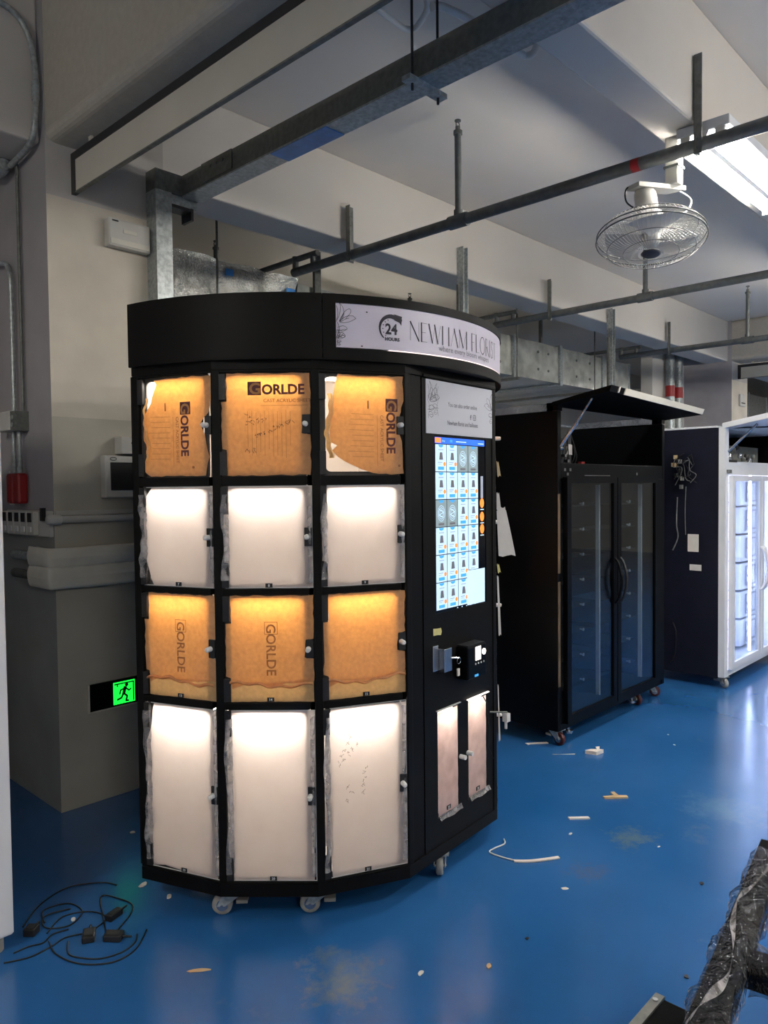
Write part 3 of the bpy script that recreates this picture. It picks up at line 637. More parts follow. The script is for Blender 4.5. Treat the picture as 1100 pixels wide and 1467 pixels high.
# tape, handle with keys, card reader
P = torn([(.163, .966), (.213, .962), (.219, .948), (.212, .936), (.163, .94)], .001); m = MB(); m.prism([f.p(u, z, -.0038) for u, z in P], f.n*.0006); m.part('tape_scrap', 'tape', kiosk)
hd = f.box(MB(), .152, .186, .806, .902, -.006, .004); hd = hd.part('latch_plate', 'steel', kiosk, bevel=.002)
m = MB(); f.box(m, .188, .196, .80, .888, -.004, .03); f.box(m, .196, .238, .80, .888, .022, .03); m.part('latch_handle', 'steel', hd, bevel=.002)
m = MB(); m.cyl(f.p(.23, .85, .03), f.p(.262, .846, .045), .004, 8); m.tube([f.p(.262+.012*math.cos(a), .835+.012*math.sin(a), .045) for a in [j*.6 for j in range(11)]], .0012, 6); m.part('key', 'steel', hd)
m = MB(); f.box(m, .268, .282, .772, .80, .03, .036); m.part('key_tag', 'paper', hd)
rd = MB(); f.box(rd, .318, .455, .745, .875, -.006, .05); rd = rd.part('card_reader', 'black2', kiosk, bevel=.006)
m = MB(); f.box(m, .372, .41, .815, .868, .05, .0515, 0); m.part('reader_screen', 'glow', rd)
m = MB(); m.cyl(f.p(.432, .842, .05), f.p(.432, .842, .054), .012, 14); m.part('reader_button', 'glow', rd)
m = MB()
for j in range(4): m.cyl(f.p(.372+.02*j, .802, .05), f.p(.372+.02*j, .802, .052), .004, 8)
m.part('reader_keys', 'white', rd)
m = MB(); f.box(m, .365, .39, .752, .760, .05, .052); m.part('reader_light', 'scr_sky', rd)
f.box(MB(), .325, .45, .875, .879, -.004, .045).part('reader_hood', 'dark', kiosk)
# the two small hatches
for u0, u1, z0, z1, tag in ((.187, .327, .238, .643, '25'), (.401, .539, .244, .638, '26')):
    m = MB(); a, b, c, d = u0-.004, u1+.004, z0-.006, z1+.006; D = .22
    m.add([f.p(a, c, -.03), f.p(b, c, -.03), f.p(b, d, -.03), f.p(a, d, -.03), f.p(a, c, -D), f.p(b, c, -D), f.p(b, d, -D), f.p(a, d, -D)], [(4, 5, 6, 7), (0, 1, 5, 4), (1, 2, 6, 5), (2, 3, 7, 6), (3, 0, 4, 7)])
    comp = m.part('hatch_compartment', 'liner', kiosk)
    f.box(MB(), u0+.01, u1-.01, z1-.008, z1-.003, -.06, -.045).part('light_strip', 'warm', comp)
    hatch = f.box(MB(), u0, u1, z0, z1, -.012, -.006).part('hatch_door', 'acrylic', kiosk)
    MB().poly([f.p(u, z, -.0045) for u, z in torn([(u0+.003, z1-.004), (u1-.003, z1-.004), (u1-.002, z0+.004), (u0+.003, z0+.003)], .0012)]).part('protective_film', 'filmpink', hatch)
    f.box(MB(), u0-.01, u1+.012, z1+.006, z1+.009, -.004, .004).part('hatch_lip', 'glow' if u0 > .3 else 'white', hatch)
    def lipf(s, t, u0=u0, u1=u1, z0=z0): return f.p(u0-.002+(u1-u0+.012)*s, z0-.008+.018*t+.003*math.sin(9*s), .004+.008*(1-t)**2)
    MB().grid(lipf, 10, 3).part('loose_film', 'peel', hatch)
    m = f.box(MB(), (u0+u1)/2-.014, (u0+u1)/2+.014, z0+.012, z0+.028, -.004, -.003, 0); m.text(tag, .014, f.map((u0+u1)/2, z0+.015, -.0025), 1, 'CENTER', .0004); m.part('number_tag', ['dark', 'white'], hatch)
    uk = u1+.014 if u0 < .3 else u0-.008
    MB().cyl(f.p(uk, .432, -.004), f.p(uk, .432, .022), .009, 12).part('lock_knob', 'white', hatch)
m = MB(); m.tube([f.p(u, z, nn) for u, z, nn in ((.50, .64, .002), (.53, .6, .006), (.548, .5, .004), (.54, .41, .006), (.57, .36, .01))], .002, 6); m.part('loose_wire', 'cable', kiosk)
# papers taped to the far side
rdir = Vector((.80, -.60, 0)); vx = pol(TH[4], RF, 0)
for o_, w, z0, z1, lean, mat_ in ((.0, .075, 1.205, 1.395, .008, 'paper'), (.012, .055, 1.23, 1.41, .004, 'paper'), (.0, .02, 1.40, 1.47, .0, 'paper'), (.0, .016, 1.54, 1.60, .004, 'tan'), (.0, .014, 1.135, 1.17, .004, 'tape'), (.0, .012, .87, 1.12, .006, 'paper'), (.0, .008, .42, .66, .004, 'paper')):
    def pap(s, t, o_=o_, w=w, z0=z0, z1=z1, lean=lean):
        q = vx+rdir*(.004+o_*.6+(w*s)*(.55+.45*t)+lean*t)+Vector((.02*o_*50, .02*o_*50, 0))*.2; return (q.x, q.y, z1-(z1-z0)*t+.004*math.sin(7*s+3*t))
    MB().grid(pap, 4, 6).part('taped_paper', mat_, kiosk)
MB().cyl(FC[3].p(.565, .555, -.004), Vector((*(vx+rdir*.045).xy, .54)), .004, 8).part('latch_arm', 'galvdark', kiosk)
q_ = vx+rdir*.04; MB().box(q_.x-.008, q_.x+.016, q_.y-.012, q_.y+.012, .50, .535).cyl((q_.x, q_.y, .47), (q_.x, q_.y, .5), .006, 8).part('latch_knob', 'white', kiosk)
def castor(parent, x, y, ztop, rz, wheel='rubber', rad=.036):
    """swivel castor: plate, fork, wheel with hub, brake pedal"""
    d = Vector((math.cos(rz), math.sin(rz), 0)); s = Vector((-math.sin(rz), math.cos(rz), 0)); c = Vector((x, y, 0)); wc = c+d*.03+Vector((0, 0, rad))
    m = MB(); q = c+Vector((0, 0, ztop)); m.hexa([q+d*a+s*b+Vector((0, 0, e)) for e in (-.006, 0) for a, b in ((-.045, -.035), (.045, -.035), (.045, .035), (-.045, .035))])
    m.cyl(q-Vector((0, 0, .006)), q-Vector((0, 0, .02)), .022, 12)
    for k in (-1, 1):
        o = s*k*.02; m.prism([q+o+d*-.03-Vector((0, 0, .015)), q+o+d*.03-Vector((0, 0, .015)), wc+o+d*.016, wc+o-d*.012], s*k*.003)
    ca = m.part('castor', 'galv', parent)
    m = MB(); m.lathe([(rad*.55, -.013), (rad*.9, -.013), (rad, -.009), (rad, .009), (rad*.9, .013), (rad*.55, .013)], wc, s, 20); m.part('wheel', wheel, ca)
    MB().cyl(wc-s*.017, wc+s*.017, rad*.56, 14).cyl(wc-s*.026, wc+s*.026, .006, 8).part('wheel_hub', 'steel', ca)
    m = MB(); m.hexa([c+Vector((0, 0, rad+.012))+d*a+s*b+Vector((0, 0, e)) for e in (-.006, .006) for a, b in ((-.06, -.018), (-.02, -.018), (-.02, .018), (-.06, .018))]); m.part('brake_pedal', 'rubber', ca)
    return ca
castor(kiosk, 1.518, 2.205, ZK0, R_(136)); castor(kiosk, 1.735, 1.985, ZK0, R_(136))
q_ = FC[3].p(.25, 0, -.04); castor(kiosk, q_.x, q_.y, ZK0, R_(215)); castor(kiosk, 2.85, 2.15, ZK0, R_(100)); castor(kiosk, 1.55, 2.55, ZK0, R_(100)); castor(kiosk, 2.95, 2.6, ZK0, R_(80))

# ------------------------------------------------------------------ services under the ceiling
# sprinkler lines
def sprinkler_line(x, lab, hang, risers, yend):
    t = thing('sprinkler_pipe', lab, 'pipe', (x, 2, 2.98), group='sprinkler pipes under the ceiling')
    z = 2.98
    MB().cyl((x, Y0+.1, z), (x, yend, z), .03, 14).part('pipe', 'pipe', t)
    MB().cyl((x, yend-.02, z), (x, yend-.02, 3.085), .022, 10).cyl((x, yend-.2, z), (x, yend-.2, z+.075), .018, 10).cyl((x, yend-.25, 3.065), (x, 6.3, 3.065), .02, 10).part('branch', 'pipe', t)
    for y in risers:
        MB().cyl((x, y, z), (x, y, 3.46), .019, 12).part('riser', 'pipe', t)
        MB().cyl((x, y-.06, z), (x, y+.06, z), .038, 14).cyl((x, y, z), (x, y, z+.06), .026, 12).part('tee_fitting', 'pipe', t)
        m = MB().cyl((x, y, 3.455), (x, y, 3.475), .026, 10).cyl((x, y, 3.475), (x, y, 3.50), .014, 10)
        m.tube([(x-.014, y, 3.495), (x-.016, y, 3.515), (x, y, 3.53), (x+.016, y, 3.515), (x+.014, y, 3.495)], .003, 6).cyl((x, y, 3.528), (x, y, 3.534), .018, 12)
        m.part('sprinkler_head', 'galvdark', t)
    for y, zt in hang:
        m = MB().box(x-.03, x+.03, y, y+.006, z-.045, zt).box(x-.03, x-.024, y-.028, y, z-.045, zt).part('hanger', 'galvdark', t)
        MB().tube([(x+.036*math.cos(a), y-.006, z+.036*math.sin(a)) for a in [j*math.pi/8 for j in range(16)]], .006, 6, closed=True).part('hanger_clamp', 'galvdark', t)
        MB().cyl((x, y-.002, zt-.05), (x, y-.012, zt-.05), .012, 6).cyl((x, y-.002, zt-.11), (x, y-.012, zt-.11), .012, 6).part('hanger_bolt', 'galvdark', t)
    return t
sp_ = sprinkler_line(3.39, 'grey sprinkler pipe crossing in front of the lit lamp', ((3.49, 3.285), (1.30, 3.36)), (2.62, -.2), 4.05)
MB().cyl((3.39, 1.56, 2.98), (3.39, 1.60, 2.98), .0306, 14).part('red_mark', 'red', sp_)
sprinkler_line(5.80, 'grey sprinkler pipe passing just under the ceiling fan', ((3.49, 3.28), (1.30, 3.36)), (2.63,), 4.07)
sprinkler_line(8.30, 'grey sprinkler pipe farthest from the viewer', ((3.49, 3.29), (1.30, 3.36)), (2.665,), 4.07)
# red paint mark on the near pipe
# slotted struts fixed to the beam
for x, zt, zb, lab in ((4.572, 3.29, 2.60, 'steel strut on the beam rising behind the kiosk sign'), (6.95, 3.22, 2.40, 'long steel strut on the beam above the open black fridge')):
    t = thing('steel_strut', lab, 'strut', (x, 3.49, zb)); MB().box(x-.03, x+.03, 3.50, 3.53, zb, zt).box(x-.03, x-.024, 3.47, 3.50, zb, zt).box(x+.024, x+.03, 3.47, 3.50, zb, zt).part('channel', 'galv', t)
    MB().box(x-.05, x-.036, 3.50, 3.52, zb, zt-.28).part('rod', 'galvdark', t)
# galvanised cable trunking: riser on the column, cross piece, long run
t = thing('cable_trunking', 'galvanised cable trunking from the column along the ceiling', 'trunking', (2.01, 3.43, .02))
MB().box(1.962, 2.05, 3.385, 3.478, 1.7, 2.98).part('riser_duct', 'galv', t)
MB().box(1.962, 2.215, 3.385, 3.478, 2.98, 3.08).part('cross_duct', 'galvdark', t)
MB().box(2.11, 2.215, -4.5, 3.385, 2.98, 3.08).part('long_duct', 'galvdark', t)
MB().box(2.11, 2.217, -4.5, 3.385, 2.972, 2.98).part('duct_lid', 'galv', t)
MB().box(2.111, 2.216, 2.31, 2.67, 2.969, 2.972).part('blue_film', 'bluefilm', t)
m = MB().box(2.103, 2.1095, 2.95, 3.20, 2.99, 3.08)
for y in (3.02, 3.07, 3.12): m.cyl((2.103, y, 3.05), (2.097, y, 3.05), .008, 8)
m.part('splice_plate', 'galvdark', t)
MB().box(2.05, 2.17, 3.39, 3.47, 2.915, 2.93).box(2.16, 2.175, 3.385, 3.475, 2.87, 2.93).part('bracket', 'darkframe', t)
MB().box(2.05, 2.2, 3.395, 3.40, 2.93, 2.98).part('bracket_plate', 'galv', t)
for y in (1.82, -.3):
    MB().box(2.055, 2.265, y-.02, y+.02, 2.954, 2.972).part('support_channel', 'galv', t)
    for x in (2.09, 2.235): MB().cyl((x, y, 2.93), (x, y, ZC-.004), .005, 8).part('threaded_rod', 'darkframe', t)
# long framed header panel under the beam on each column
def header_panel(x, lab):
    t = thing('header_panel', lab, 'panel', (x+.035, 1, 2.85), group='framed header panels under the beams')
    MB().box(x+.004, x+.018, -5.5, 3.440, 2.876, 3.02).part('panel', 'beige', t)
    MB().box(x, x+.022, -5.5, 3.478, 3.02, 3.055).box(x, x+.022, 3.440, 3.478, 2.87, 3.02).part('frame', 'darkframe', t)
    MB().box(x+.001, x+.02, -5.5, 3.44, 2.87, 2.877).part('lower_rail', 'galvdark', t)
    for y in (3.3, 1.8, -.5): MB().box(x+.008, x+.02, y-.012, y+.012, 3.055, ZB).part('mount', 'beige', t)
header_panel(1.583, 'long beige panel in a dark frame hung under the near beam')
header_panel(10.46, 'distant beige panel in a dark frame beside the far column')
# air duct wrapped in foil
t = thing('air_duct', 'foil-wrapped air duct running along behind the kiosk and fridges', 'duct', (5.5, 5.0, 2.61))
rn = random.Random(3)
def foil_sec(x0, x1, mat_, amp, zt=3.0):
    def fr(s, q): p = Vector((x0+(x1-x0)*s, 4.3, 2.61+(zt-2.61)*q)); return (p.x, p.y-amp*noise.noise(p*7)-amp*.5*noise.noise(p*19), p.z+(amp*noise.noise(p*5)*1.2 if q == 1 else 0))
    def tp(s, q): p = Vector((x0+(x1-x0)*s, 4.3+1.6*q, zt)); return (p.x, p.y-(amp*noise.noise(p*7)+amp*.5*noise.noise(p*19) if q == 0 else 0), zt+amp*noise.noise(Vector((p.x, 4.3, zt))*5)*1.2)
    def bt(s, q): p = Vector((x0+(x1-x0)*s, 4.3+1.6*q, 2.61)); return (p.x, p.y-(amp*noise.noise(p*7)+amp*.5*noise.noise(p*19) if q == 0 else 0), 2.61+amp*.5*noise.noise(p*3)*(1 if 0 < q < 1 else 0))
    k = int((x1-x0)*(34 if amp > .01 else 14))+2
    m = MB().grid(fr, k, 14).grid(tp, k, 6); b = MB().grid(lambda s, q: bt(1-s, q), k, 16)
    m.add(b.v, b.f, 0, True); m.box(x0, x1, 5.85, 5.9, 2.61, zt)
    m.part('foil_section', mat_, t)
foil_sec(2.15, 3.62, 'foil', .03, 3.04)
edges = [3.62, 4.55, 5.5, 6.44, 7.336, 8.307, 9.02]
for a, b in zip(edges, edges[1:]): foil_sec(a+.012, b-.012, 'foilsoft', .008)
for x in edges[1:-1]:
    MB().box(x-.025, x+.025, 4.275, 5.9, 3.0, 3.02).box(x-.025, x+.025, 4.272, 4.3, 2.59, 3.0).box(x-.025, x+.025, 4.275, 5.9, 2.585, 2.607).part('flange', 'galv', t)
MB().box(9.008, 9.03, 4.29, 5.9, 2.6, 3.01).part('end_flange', 'galv', t)
for x in (6.2, 6.9, 7.1, 7.7, 8.0, 8.6):
    for z in (2.72, 2.9): MB().cyl((x, 4.288, z), (x, 4.296, z), .014, 8).part('insulation_pin', 'galvdark', t)
MB().box(2.98, 3.04, 4.262, 4.266, 2.93, 2.975).part('blue_label', 'bluefilm', t)
MB().box(3.50, 3.58, 4.262, 4.266, 2.90, 2.94).part('blue_label', 'bluefilm', t)
for x in (2.9, 6.43, 8.03): MB().cyl((x, 4.245, 2.585), (x, 4.245, ZC), .008, 8).part('hanger_rod', 'galvdark', t)
for x in (2.9, 6.43, 8.03): MB().box(x-.02, x+.02, 4.22, 5.95, 2.56, 2.585).part('hanger_channel', 'galvdark', t)
MB().box(7.13, 7.16, 4.4, 4.43, 3.0, ZC).part('hanger_strap', 'galvdark', t)
MB().box(3.76, 3.82, 4.25, 4.275, 2.7, 3.26).part('hanger_strap', 'galvdark', t)
t = thing('air_duct', 'foil-wrapped duct end beyond the far column', 'duct', (13.3, 4.8, 2.61))
MB().box(11.4, 15.9, 4.3, 5.6, 2.61, 3.0).part('foil_section', 'foil', t)
for x in (12.4, 13.4, 14.4): MB().box(x-.025, x+.025, 4.275, 5.6, 2.59, 3.02).part('flange', 'galv', t)
# upright sprinkler heads in the back bay
for x, lab in ((3.03, 'small upright sprinkler above the foil duct'), (5.05, 'small upright sprinkler peeking over the kiosk sign')):
    y = 4.45; m = MB().cyl((x, y, 3.03), (x, y, 3.15), .016, 10).cyl((x, y, 3.15), (x, y, 3.165), .022, 10).cyl((x, y, 3.165), (x, y, 3.18), .01, 8)
    m.tube([(x-.012, y, 3.17), (x-.014, y, 3.19), (x, y, 3.205), (x+.014, y, 3.19), (x+.012, y, 3.17)], .003, 6).cyl((x, y, 3.203), (x, y, 3.209), .016, 10)
    m.top('sprinkler', 'galvdark', lab, 'sprinkler', 'upright sprinklers in the back bay')
# white plastic conduits up by the ceiling
MB().tube(bez([(2.05, 2.16, 3.47), (2.27, 2.166, 3.45), (2.42, 2.178, 3.45), (2.465, 2.17, 3.45), (2.478, 2.13, 3.45), (2.41, 2.015, 3.45), (2.34, 1.99, 3.5)], 8), .013, 10).top('plastic_conduit', 'white', 'white plastic conduit with a V bend at the top', 'conduit', 'white ceiling conduits')
MB().tube(bez([(2.36, 1.945, 3.40), (2.447, 1.943, 3.43), (2.70, 1.93, 3.45), (2.95, 1.925, 3.45), (2.99, 1.915, 3.45), (3.0, 1.885, 3.455), (2.99, 1.86, 3.49), (2.99, 1.855, 3.57)], 8), .016, 10).top('plastic_conduit', 'white', 'white plastic conduit with a hooked end behind the trunking', 'conduit', 'white ceiling conduits')

# ------------------------------------------------------------------ ceiling fan on its bracket
fan = thing('ceiling_fan', 'white caged ceiling fan hanging under the lit lamp', 'fan', (3.47, 1.45, 2.55))
br = MB().box(3.445, 3.505, 1.41, 1.47, 2.87, ZB).part('bracket_post', 'offwhite', fan, bevel=.004)
MB().box(3.44, 3.51, 1.405, 1.475, 2.945, 2.955).part('post_band', 'galvdark', fan)
MB().hexa([(3.515, 1.40, 2.85), (3.50, 1.49, 2.85), (3.335, 1.60, 2.85), (3.31, 1.53, 2.85), (3.515, 1.40, 2.87), (3.50, 1.49, 2.87), (3.335, 1.60, 2.87), (3.31, 1.53, 2.87)]).part('bracket_arm', 'offwhite', fan)
ax = Vector((-.175, -.078, -1)).normalized(); hub0 = Vector((3.40, 1.545, 2.85)); fc = Vector((3.33, 1.484, 2.60))
a1 = ax.orthogonal().normalized(); b1 = ax.cross(a1)
def fp(r, ang, h): return fc+ax*h+(a1*math.cos(ang)+b1*math.sin(ang))*r
MB().lathe([(.0, 0), (.045, 0), (.05, .02), (.05, .09), (.035, .11), (0, .11)], hub0, (fc-hub0).normalized(), 18).part('motor', 'offwhite', fan)
MB().box(3.375, 3.425, 1.52, 1.535, 2.74, 2.85).part('tilt_bracket', 'white', fan)
MB().lathe([(.0, -.13), (.05, -.125), (.06, -.09), (.055, -.04), (.02, -.02), (0, -.02)], fc, ax, 18).part('motor_cover', 'white', fan)
for k in range(3):
    def bl(s, t, k=k):
        r = .035+.165*s; an = k*2.0944+(t-.5)*(1.0+.35*s)+.25*s; return fp(r, an, -.01+.03*(t-.5))
    MB().grid(bl, 8, 8).part('blade', 'offwhite', fan)
MB().lathe([(.0, .028), (.03, .026), (.04, .01), (.04, -.02), (0, -.02)], fc, ax, 18).part('blade_hub', 'offwhite', fan)
m = MB(); 
for r, h, w in ((.238, .0, .0035), (.236, -.022, .003), (.19, .045, .0016), (.12, .062, .0016), (.2, -.06, .0016)): m.tube([fp(r, 2*math.pi*j/48, h) for j in range(48)], w, 6, closed=True)
cage = m.part('cage_ring', 'galvdark', fan)
m = MB()
for j in range(72):
    an = 2*math.pi*j/72
    m.tube([fp(.055, an, .068), fp(.15, an, .06), fp(.21, an, .035), fp(.238, an, .0)], .0011, 4)
    m.tube([fp(.05, an, -.085), fp(.15, an, -.078), fp(.215, an, -.05), fp(.237, an, -.02)], .0011, 4)
m.part('cage_wires', 'offwhite', fan, kind='stuff')
MB().lathe([(0, .073), (.034, .072), (.044, .066), (0, .064)], fc, ax, 24).part('cage_badge', 'badge', fan)
MB().tube(bez([(3.5, 1.44, 2.86), (3.62, 1.42, 2.84), (3.60, 1.44, 2.78), (3.46, 1.5, 2.75), (3.41, 1.53, 2.74)], 8), .004, 6).part('power_cord', 'white', fan)
MB().tube(bez([(3.36, 1.56, 2.87), (3.33, 1.6, 2.86), (3.33, 1.60, 2.80), (3.37, 1.56, 2.76)], 8), .004, 6).part('power_cord', 'cable', fan)

# ------------------------------------------------------------------ things on the column
CY = 3.478; CX_ = 1.466
t = thing('emergency_light', 'slim white emergency light on the column above the kiosk', 'emergency light', (1.84, CY-.02, 2.66))
MB().box(1.735, 1.955, CY-.05, CY, 2.665, 2.80).part('case', 'offwhite', t, bevel=.01)
MB().box(1.745, 1.945, CY-.054, CY-.049, 2.675, 2.70).part('lower_groove', 'foam', t)
MB().box(1.81, 1.88, CY-.053, CY-.049, 2.735, 2.752).part('label', 'foam', t)
MB().box(1.755, 1.785, CY-.053, CY-.049, 2.782, 2.788).part('mark', 'dark', t)
t = thing('exit_sign', 'lit green running-man exit sign low on the column', 'exit sign', (1.77, CY-.01, .44))
MB().box(1.608, 1.93, CY-.012, CY, .443, .572).part('board', 'black2', t)
MB().box(1.606, 1.932, CY-.014, CY-.002, .436, .443).box(1.600, 1.608, CY-.014, CY-.002, .436, .574).part('rim', 'foam', t)
gp = MB().box(1.726, 1.838, CY-.0145, CY-.012, .452, .560).part('lit_panel', 'green', t)
m = MB(); fy = CY-.0155
def q(x, z): return (1.782+x, fy, .505+z)
m.poly([q(.012+.009*math.cos(a), .036+.009*math.sin(a)) for a in [j*math.pi/6 for j in range(12)]][::-1])
for P, w in (([(.004, .024), (-.004, -.006)], .016), ([(.006, .022), (.024, .006), (.034, .012)], .007), ([(.0, .02), (-.02, .014), (-.024, -.004)], .007), ([(-.002, -.006), (.014, -.02), (.008, -.042), (.02, -.044)], .009), ([(-.006, -.006), (-.016, -.024), (-.036, -.03)], .009)): m.stroke(P, w, q)
m.part('running_figure', 'greendark', t)
m = MB(); 
for P in ([(-.05, .046), (.05, .046)], [(.048, .046), (.048, -.046)], [(-.036, .046), (-.036, .034)]): m.stroke(P, .006, q)
m.part('door_outline', 'greendark', t)
MB().box(1.858, 1.876, CY-.0145, CY-.012, .508, .52).box(1.876, 1.884, CY-.0145, CY-.012, .498, .53).part('arrow', 'green', t)
t = thing('distribution_box', 'white breaker box with a smoked flap beside the kiosk', 'electrical box', (1.85, CY-.03, 1.46))
MB().box(1.69, 2.0, CY-.055, CY, 1.462, 1.665).part('case', 'offwhite', t, bevel=.006)
MB().box(1.715, 1.995, CY-.06, CY-.054, 1.497, 1.632).part('flap', 'dark', t, bevel=.003)
MB().tube([(1.73+.016*math.cos(a), CY-.058, 1.648+.007*math.sin(a)) for a in [j*math.pi/8 for j in range(16)]], .0015, 5, closed=True).part('emblem', 'dark', t)
t = thing('socket_box', 'small white socket box on top of the breaker box', 'electrical box', (1.86, CY-.03, 1.69))
MB().box(1.765, 1.93, CY-.075, CY, 1.672, 1.755).part('case', 'offwhite', t, bevel=.005)
MB().cyl((1.82, CY-.077, 1.725), (1.82, CY-.0745, 1.725), .006, 10).part('screw', 'dark', t)
t = thing('wall_conduit', 'white conduit running level under the breaker box', 'conduit', (1.7, CY-.02, 1.35))
MB().cyl((1.43, CY-.028, 1.366), (2.0, CY-.028, 1.366), .017, 12).part('pipe', 'offwhite', t)
MB().lathe([(.0, -.03), (.02, -.028), (.024, -.01), (.024, .03), (.018, .035)], (1.45, CY-.028, 1.366), (1, 0, 0), 14).part('end_cap', 'offwhite', t)
MB().box(1.47, 2.0, CY-.012, CY, 1.385, 1.405).part('cover_strip', 'offwhite', t)
# padded sleeve bent around the column
t = thing('padded_sleeve', 'grey foam-wrapped bar bent around the column corner', 'wrapped bar', (1.6, 3.44, 1.05))
def slv(z0, z1, off, seed, name):
    def g(s, q):
        a = 2*math.pi*q; h = (z1-z0)/2; zc = (z0+z1)/2
        # path: down the side of the column, round the corner, along its face
        L1, L2 = .2, .62; d = s*(L1+L2)
        if d < L1: base = Vector((CX_-off, CY-off+(L1-d), 0)); nrm = Vector((-1, 0, 0))
        else: base = Vector((CX_-off+(d-L1), CY-off, 0)); nrm = Vector((0, -1, 0))
        if abs(d-L1) < .03: nrm = Vector((-.7, -.7, 0))
        w = noise.noise(Vector((d*5+seed, math.cos(a), math.sin(a)*2)))*.008
        return base+nrm*(max(-.03, (.03+w)*math.cos(a)))+Vector((0, 0, zc+(h+w)*max(-1, min(1, 1.25*math.sin(a)))-.02*(d-.2)*0))
    MB().grid(g, 40, 20).part(name, 'foam', t)
slv(1.145, 1.235, .032, 1., 'upper_layer'); slv(1.05, 1.150, .032, 5., 'lower_layer')
MB().cyl((1.43, 3.66, 1.19), (1.43, 3.86, 1.19), .022, 12).part('bar_end', 'galv', t)
MB().cyl((1.43, 3.66, 1.10), (1.43, 3.86, 1.10), .022, 12).part('bar_end', 'galvdark', t)
# switches, junction box and conduits on the side of the column
t = thing('switch_row', 'row of five grey switches on the side of the column', 'switch', (1.44, 3.75, 1.29))
MB().box(CX_-.02, CX_, 3.485, 3.99, 1.285, 1.405).part('back_plate', 'offwhite', t, bevel=.003)
for k in range(5):
    y = 3.605+.078*k; s = MB().box(CX_-.045, CX_-.02, y, y+.07, 1.292, 1.40).part('switch', 'offwhite', t, bevel=.003)
    MB().box(CX_-.049, CX_-.044, y+.018, y+.058, 1.352, 1.395).part('rocker', 'dark', s)
    MB().box(CX_-.05, CX_-.044, y+.02, y+.056, 1.305, 1.33).part('window', 'white', s)
MB().box(CX_-.04, CX_-.02, 3.52, 3.54, 1.36, 1.42).part('lever', 'dark', t)
t = thing('junction_box', 'square grey junction box between conduits on the column side', 'electrical box', (1.43, 3.86, 1.79))
MB().box(CX_-.07, CX_, 3.79, 3.96, 1.79, 1.885).part('case', 'offwhite', t, bevel=.006)
MB().box(CX_-.066, CX_-.0, 3.735, 3.79, 1.787, 1.88).part('gland_plate', 'galvdark', t)
for z in (1.815, 1.85): MB().cyl((CX_-.067, 3.76, z), (CX_-.072, 3.76, z), .012, 10).part('gland', 'galv', t)
for yy, rr, P, lab in ((3.835, .012, [(CX_-.03, 3.835, 1.885), (CX_-.03, 3.835, 2.45), (CX_-.03, 3.84, 2.54), (CX_-.03, 3.88, 2.60), (CX_-.03, 3.96, 2.625), (CX_-.03, 4.09, 2.64)], 'bright conduit curving up from the junction box'),
                  (3.75, .008, [(CX_-.02, 3.75, 1.88), (CX_-.02, 3.75, 2.4), (CX_-.02, 3.752, 3.05)], 'thin dark conduit running straight up the column side'),
                  (3.85, .01, [(CX_-.03, 3.85, 1.79), (CX_-.03, 3.85, 1.59)], 'short conduit from the junction box to the red handle'),
                  (3.78, .01, [(CX_-.03, 3.78, 1.79), (CX_-.03, 3.78, 1.59)], 'second short conduit beside the red handles')):
    m = MB().tube(bez(P, 6), rr, 10); 
    t = m.top('steel_conduit', 'galv' if yy > 3.76 else 'galvdark', lab, 'conduit', 'conduits on the column side')
for y, lab in ((3.865, 'red handle sleeve nearer the white cabinet'), (3.785, 'red handle sleeve nearer the column edge')):
    t = thing('red_handle', lab, 'handle', (1.43, y, 1.43), group='red sleeves under the junction box')
    MB().box(CX_-.055, CX_-.004, y-.034, y+.034, 1.437, 1.585).part('sleeve', 'red', t, bevel=.012)
    MB().cyl((CX_-.03, y, 1.58), (CX_-.03, y, 1.615), .014, 10).part('collar', 'galv', t)
MB().box(CX_-.012, CX_, 3.905, 3.975, 1.43, 1.60).top('wall_label', 'paper', 'pale label plate beside the red handles', 'label', bevel=.002)
m = MB().tube(bez([(.95, 3.50, 3.60), (1.25, 3.50, 3.625), (1.355, 3.50, 3.605), (1.415, 3.50, 3.53), (1.434, 3.492, 3.42), (1.436, 3.488, 3.28), (1.43, 3.497, 3.14), (1.428, 3.56, 3.07), (1.428, 3.78, 3.045)], 8), .0135, 12)
m.tube([(1.436, 3.489, 3.25), (1.436, 3.489, 3.33)], .018, 12)
m.top('flexible_conduit', 'galv', 'bent grey conduit in the ceiling corner above the column', 'conduit')
m = MB().lathe([(0, -.05), (.035, -.05), (.04, 0), (.035, .05), (0, .05)], (CX_-.06, 3.86, 3.05), (0, 1, 0), 16); m.cyl((CX_-.06, 3.79, 3.05), (CX_-.06, 3.94, 3.05), .025, 14)
m.top('pipe_fitting', 'galv', 'steel pipe fitting at the top of the column side', 'fitting')
# two riser pipes with red bands by the far column
for x, lab in ((9.60, 'far riser pipe with a red band nearer the black fridge'), (9.86, 'far riser pipe with a red band nearer the white fridge')):
    t = thing('riser_pipe', lab, 'pipe', (x, 4.0, 0), group='riser pipes by the far column'); MB().cyl((x, 4.02, 0), (x, 4.02, 3.4), .055, 14).part('pipe', 'galv', t)
    MB().cyl((x, 4.02, 2.62), (x, 4.02, 2.76), .057, 14).part('red_band', 'red', t)
t = thing('wall_switch', 'small white wall box on the far column', 'electrical box', (10.6, 3.47, 2.5)); MB().box(10.50, 10.68, 3.45, 3.478, 2.52, 2.68).part('case', 'offwhite', t, bevel=.01); MB().box(10.52, 10.66, 3.447, 3.451, 2.555, 2.57).part('slot', 'dark', t)

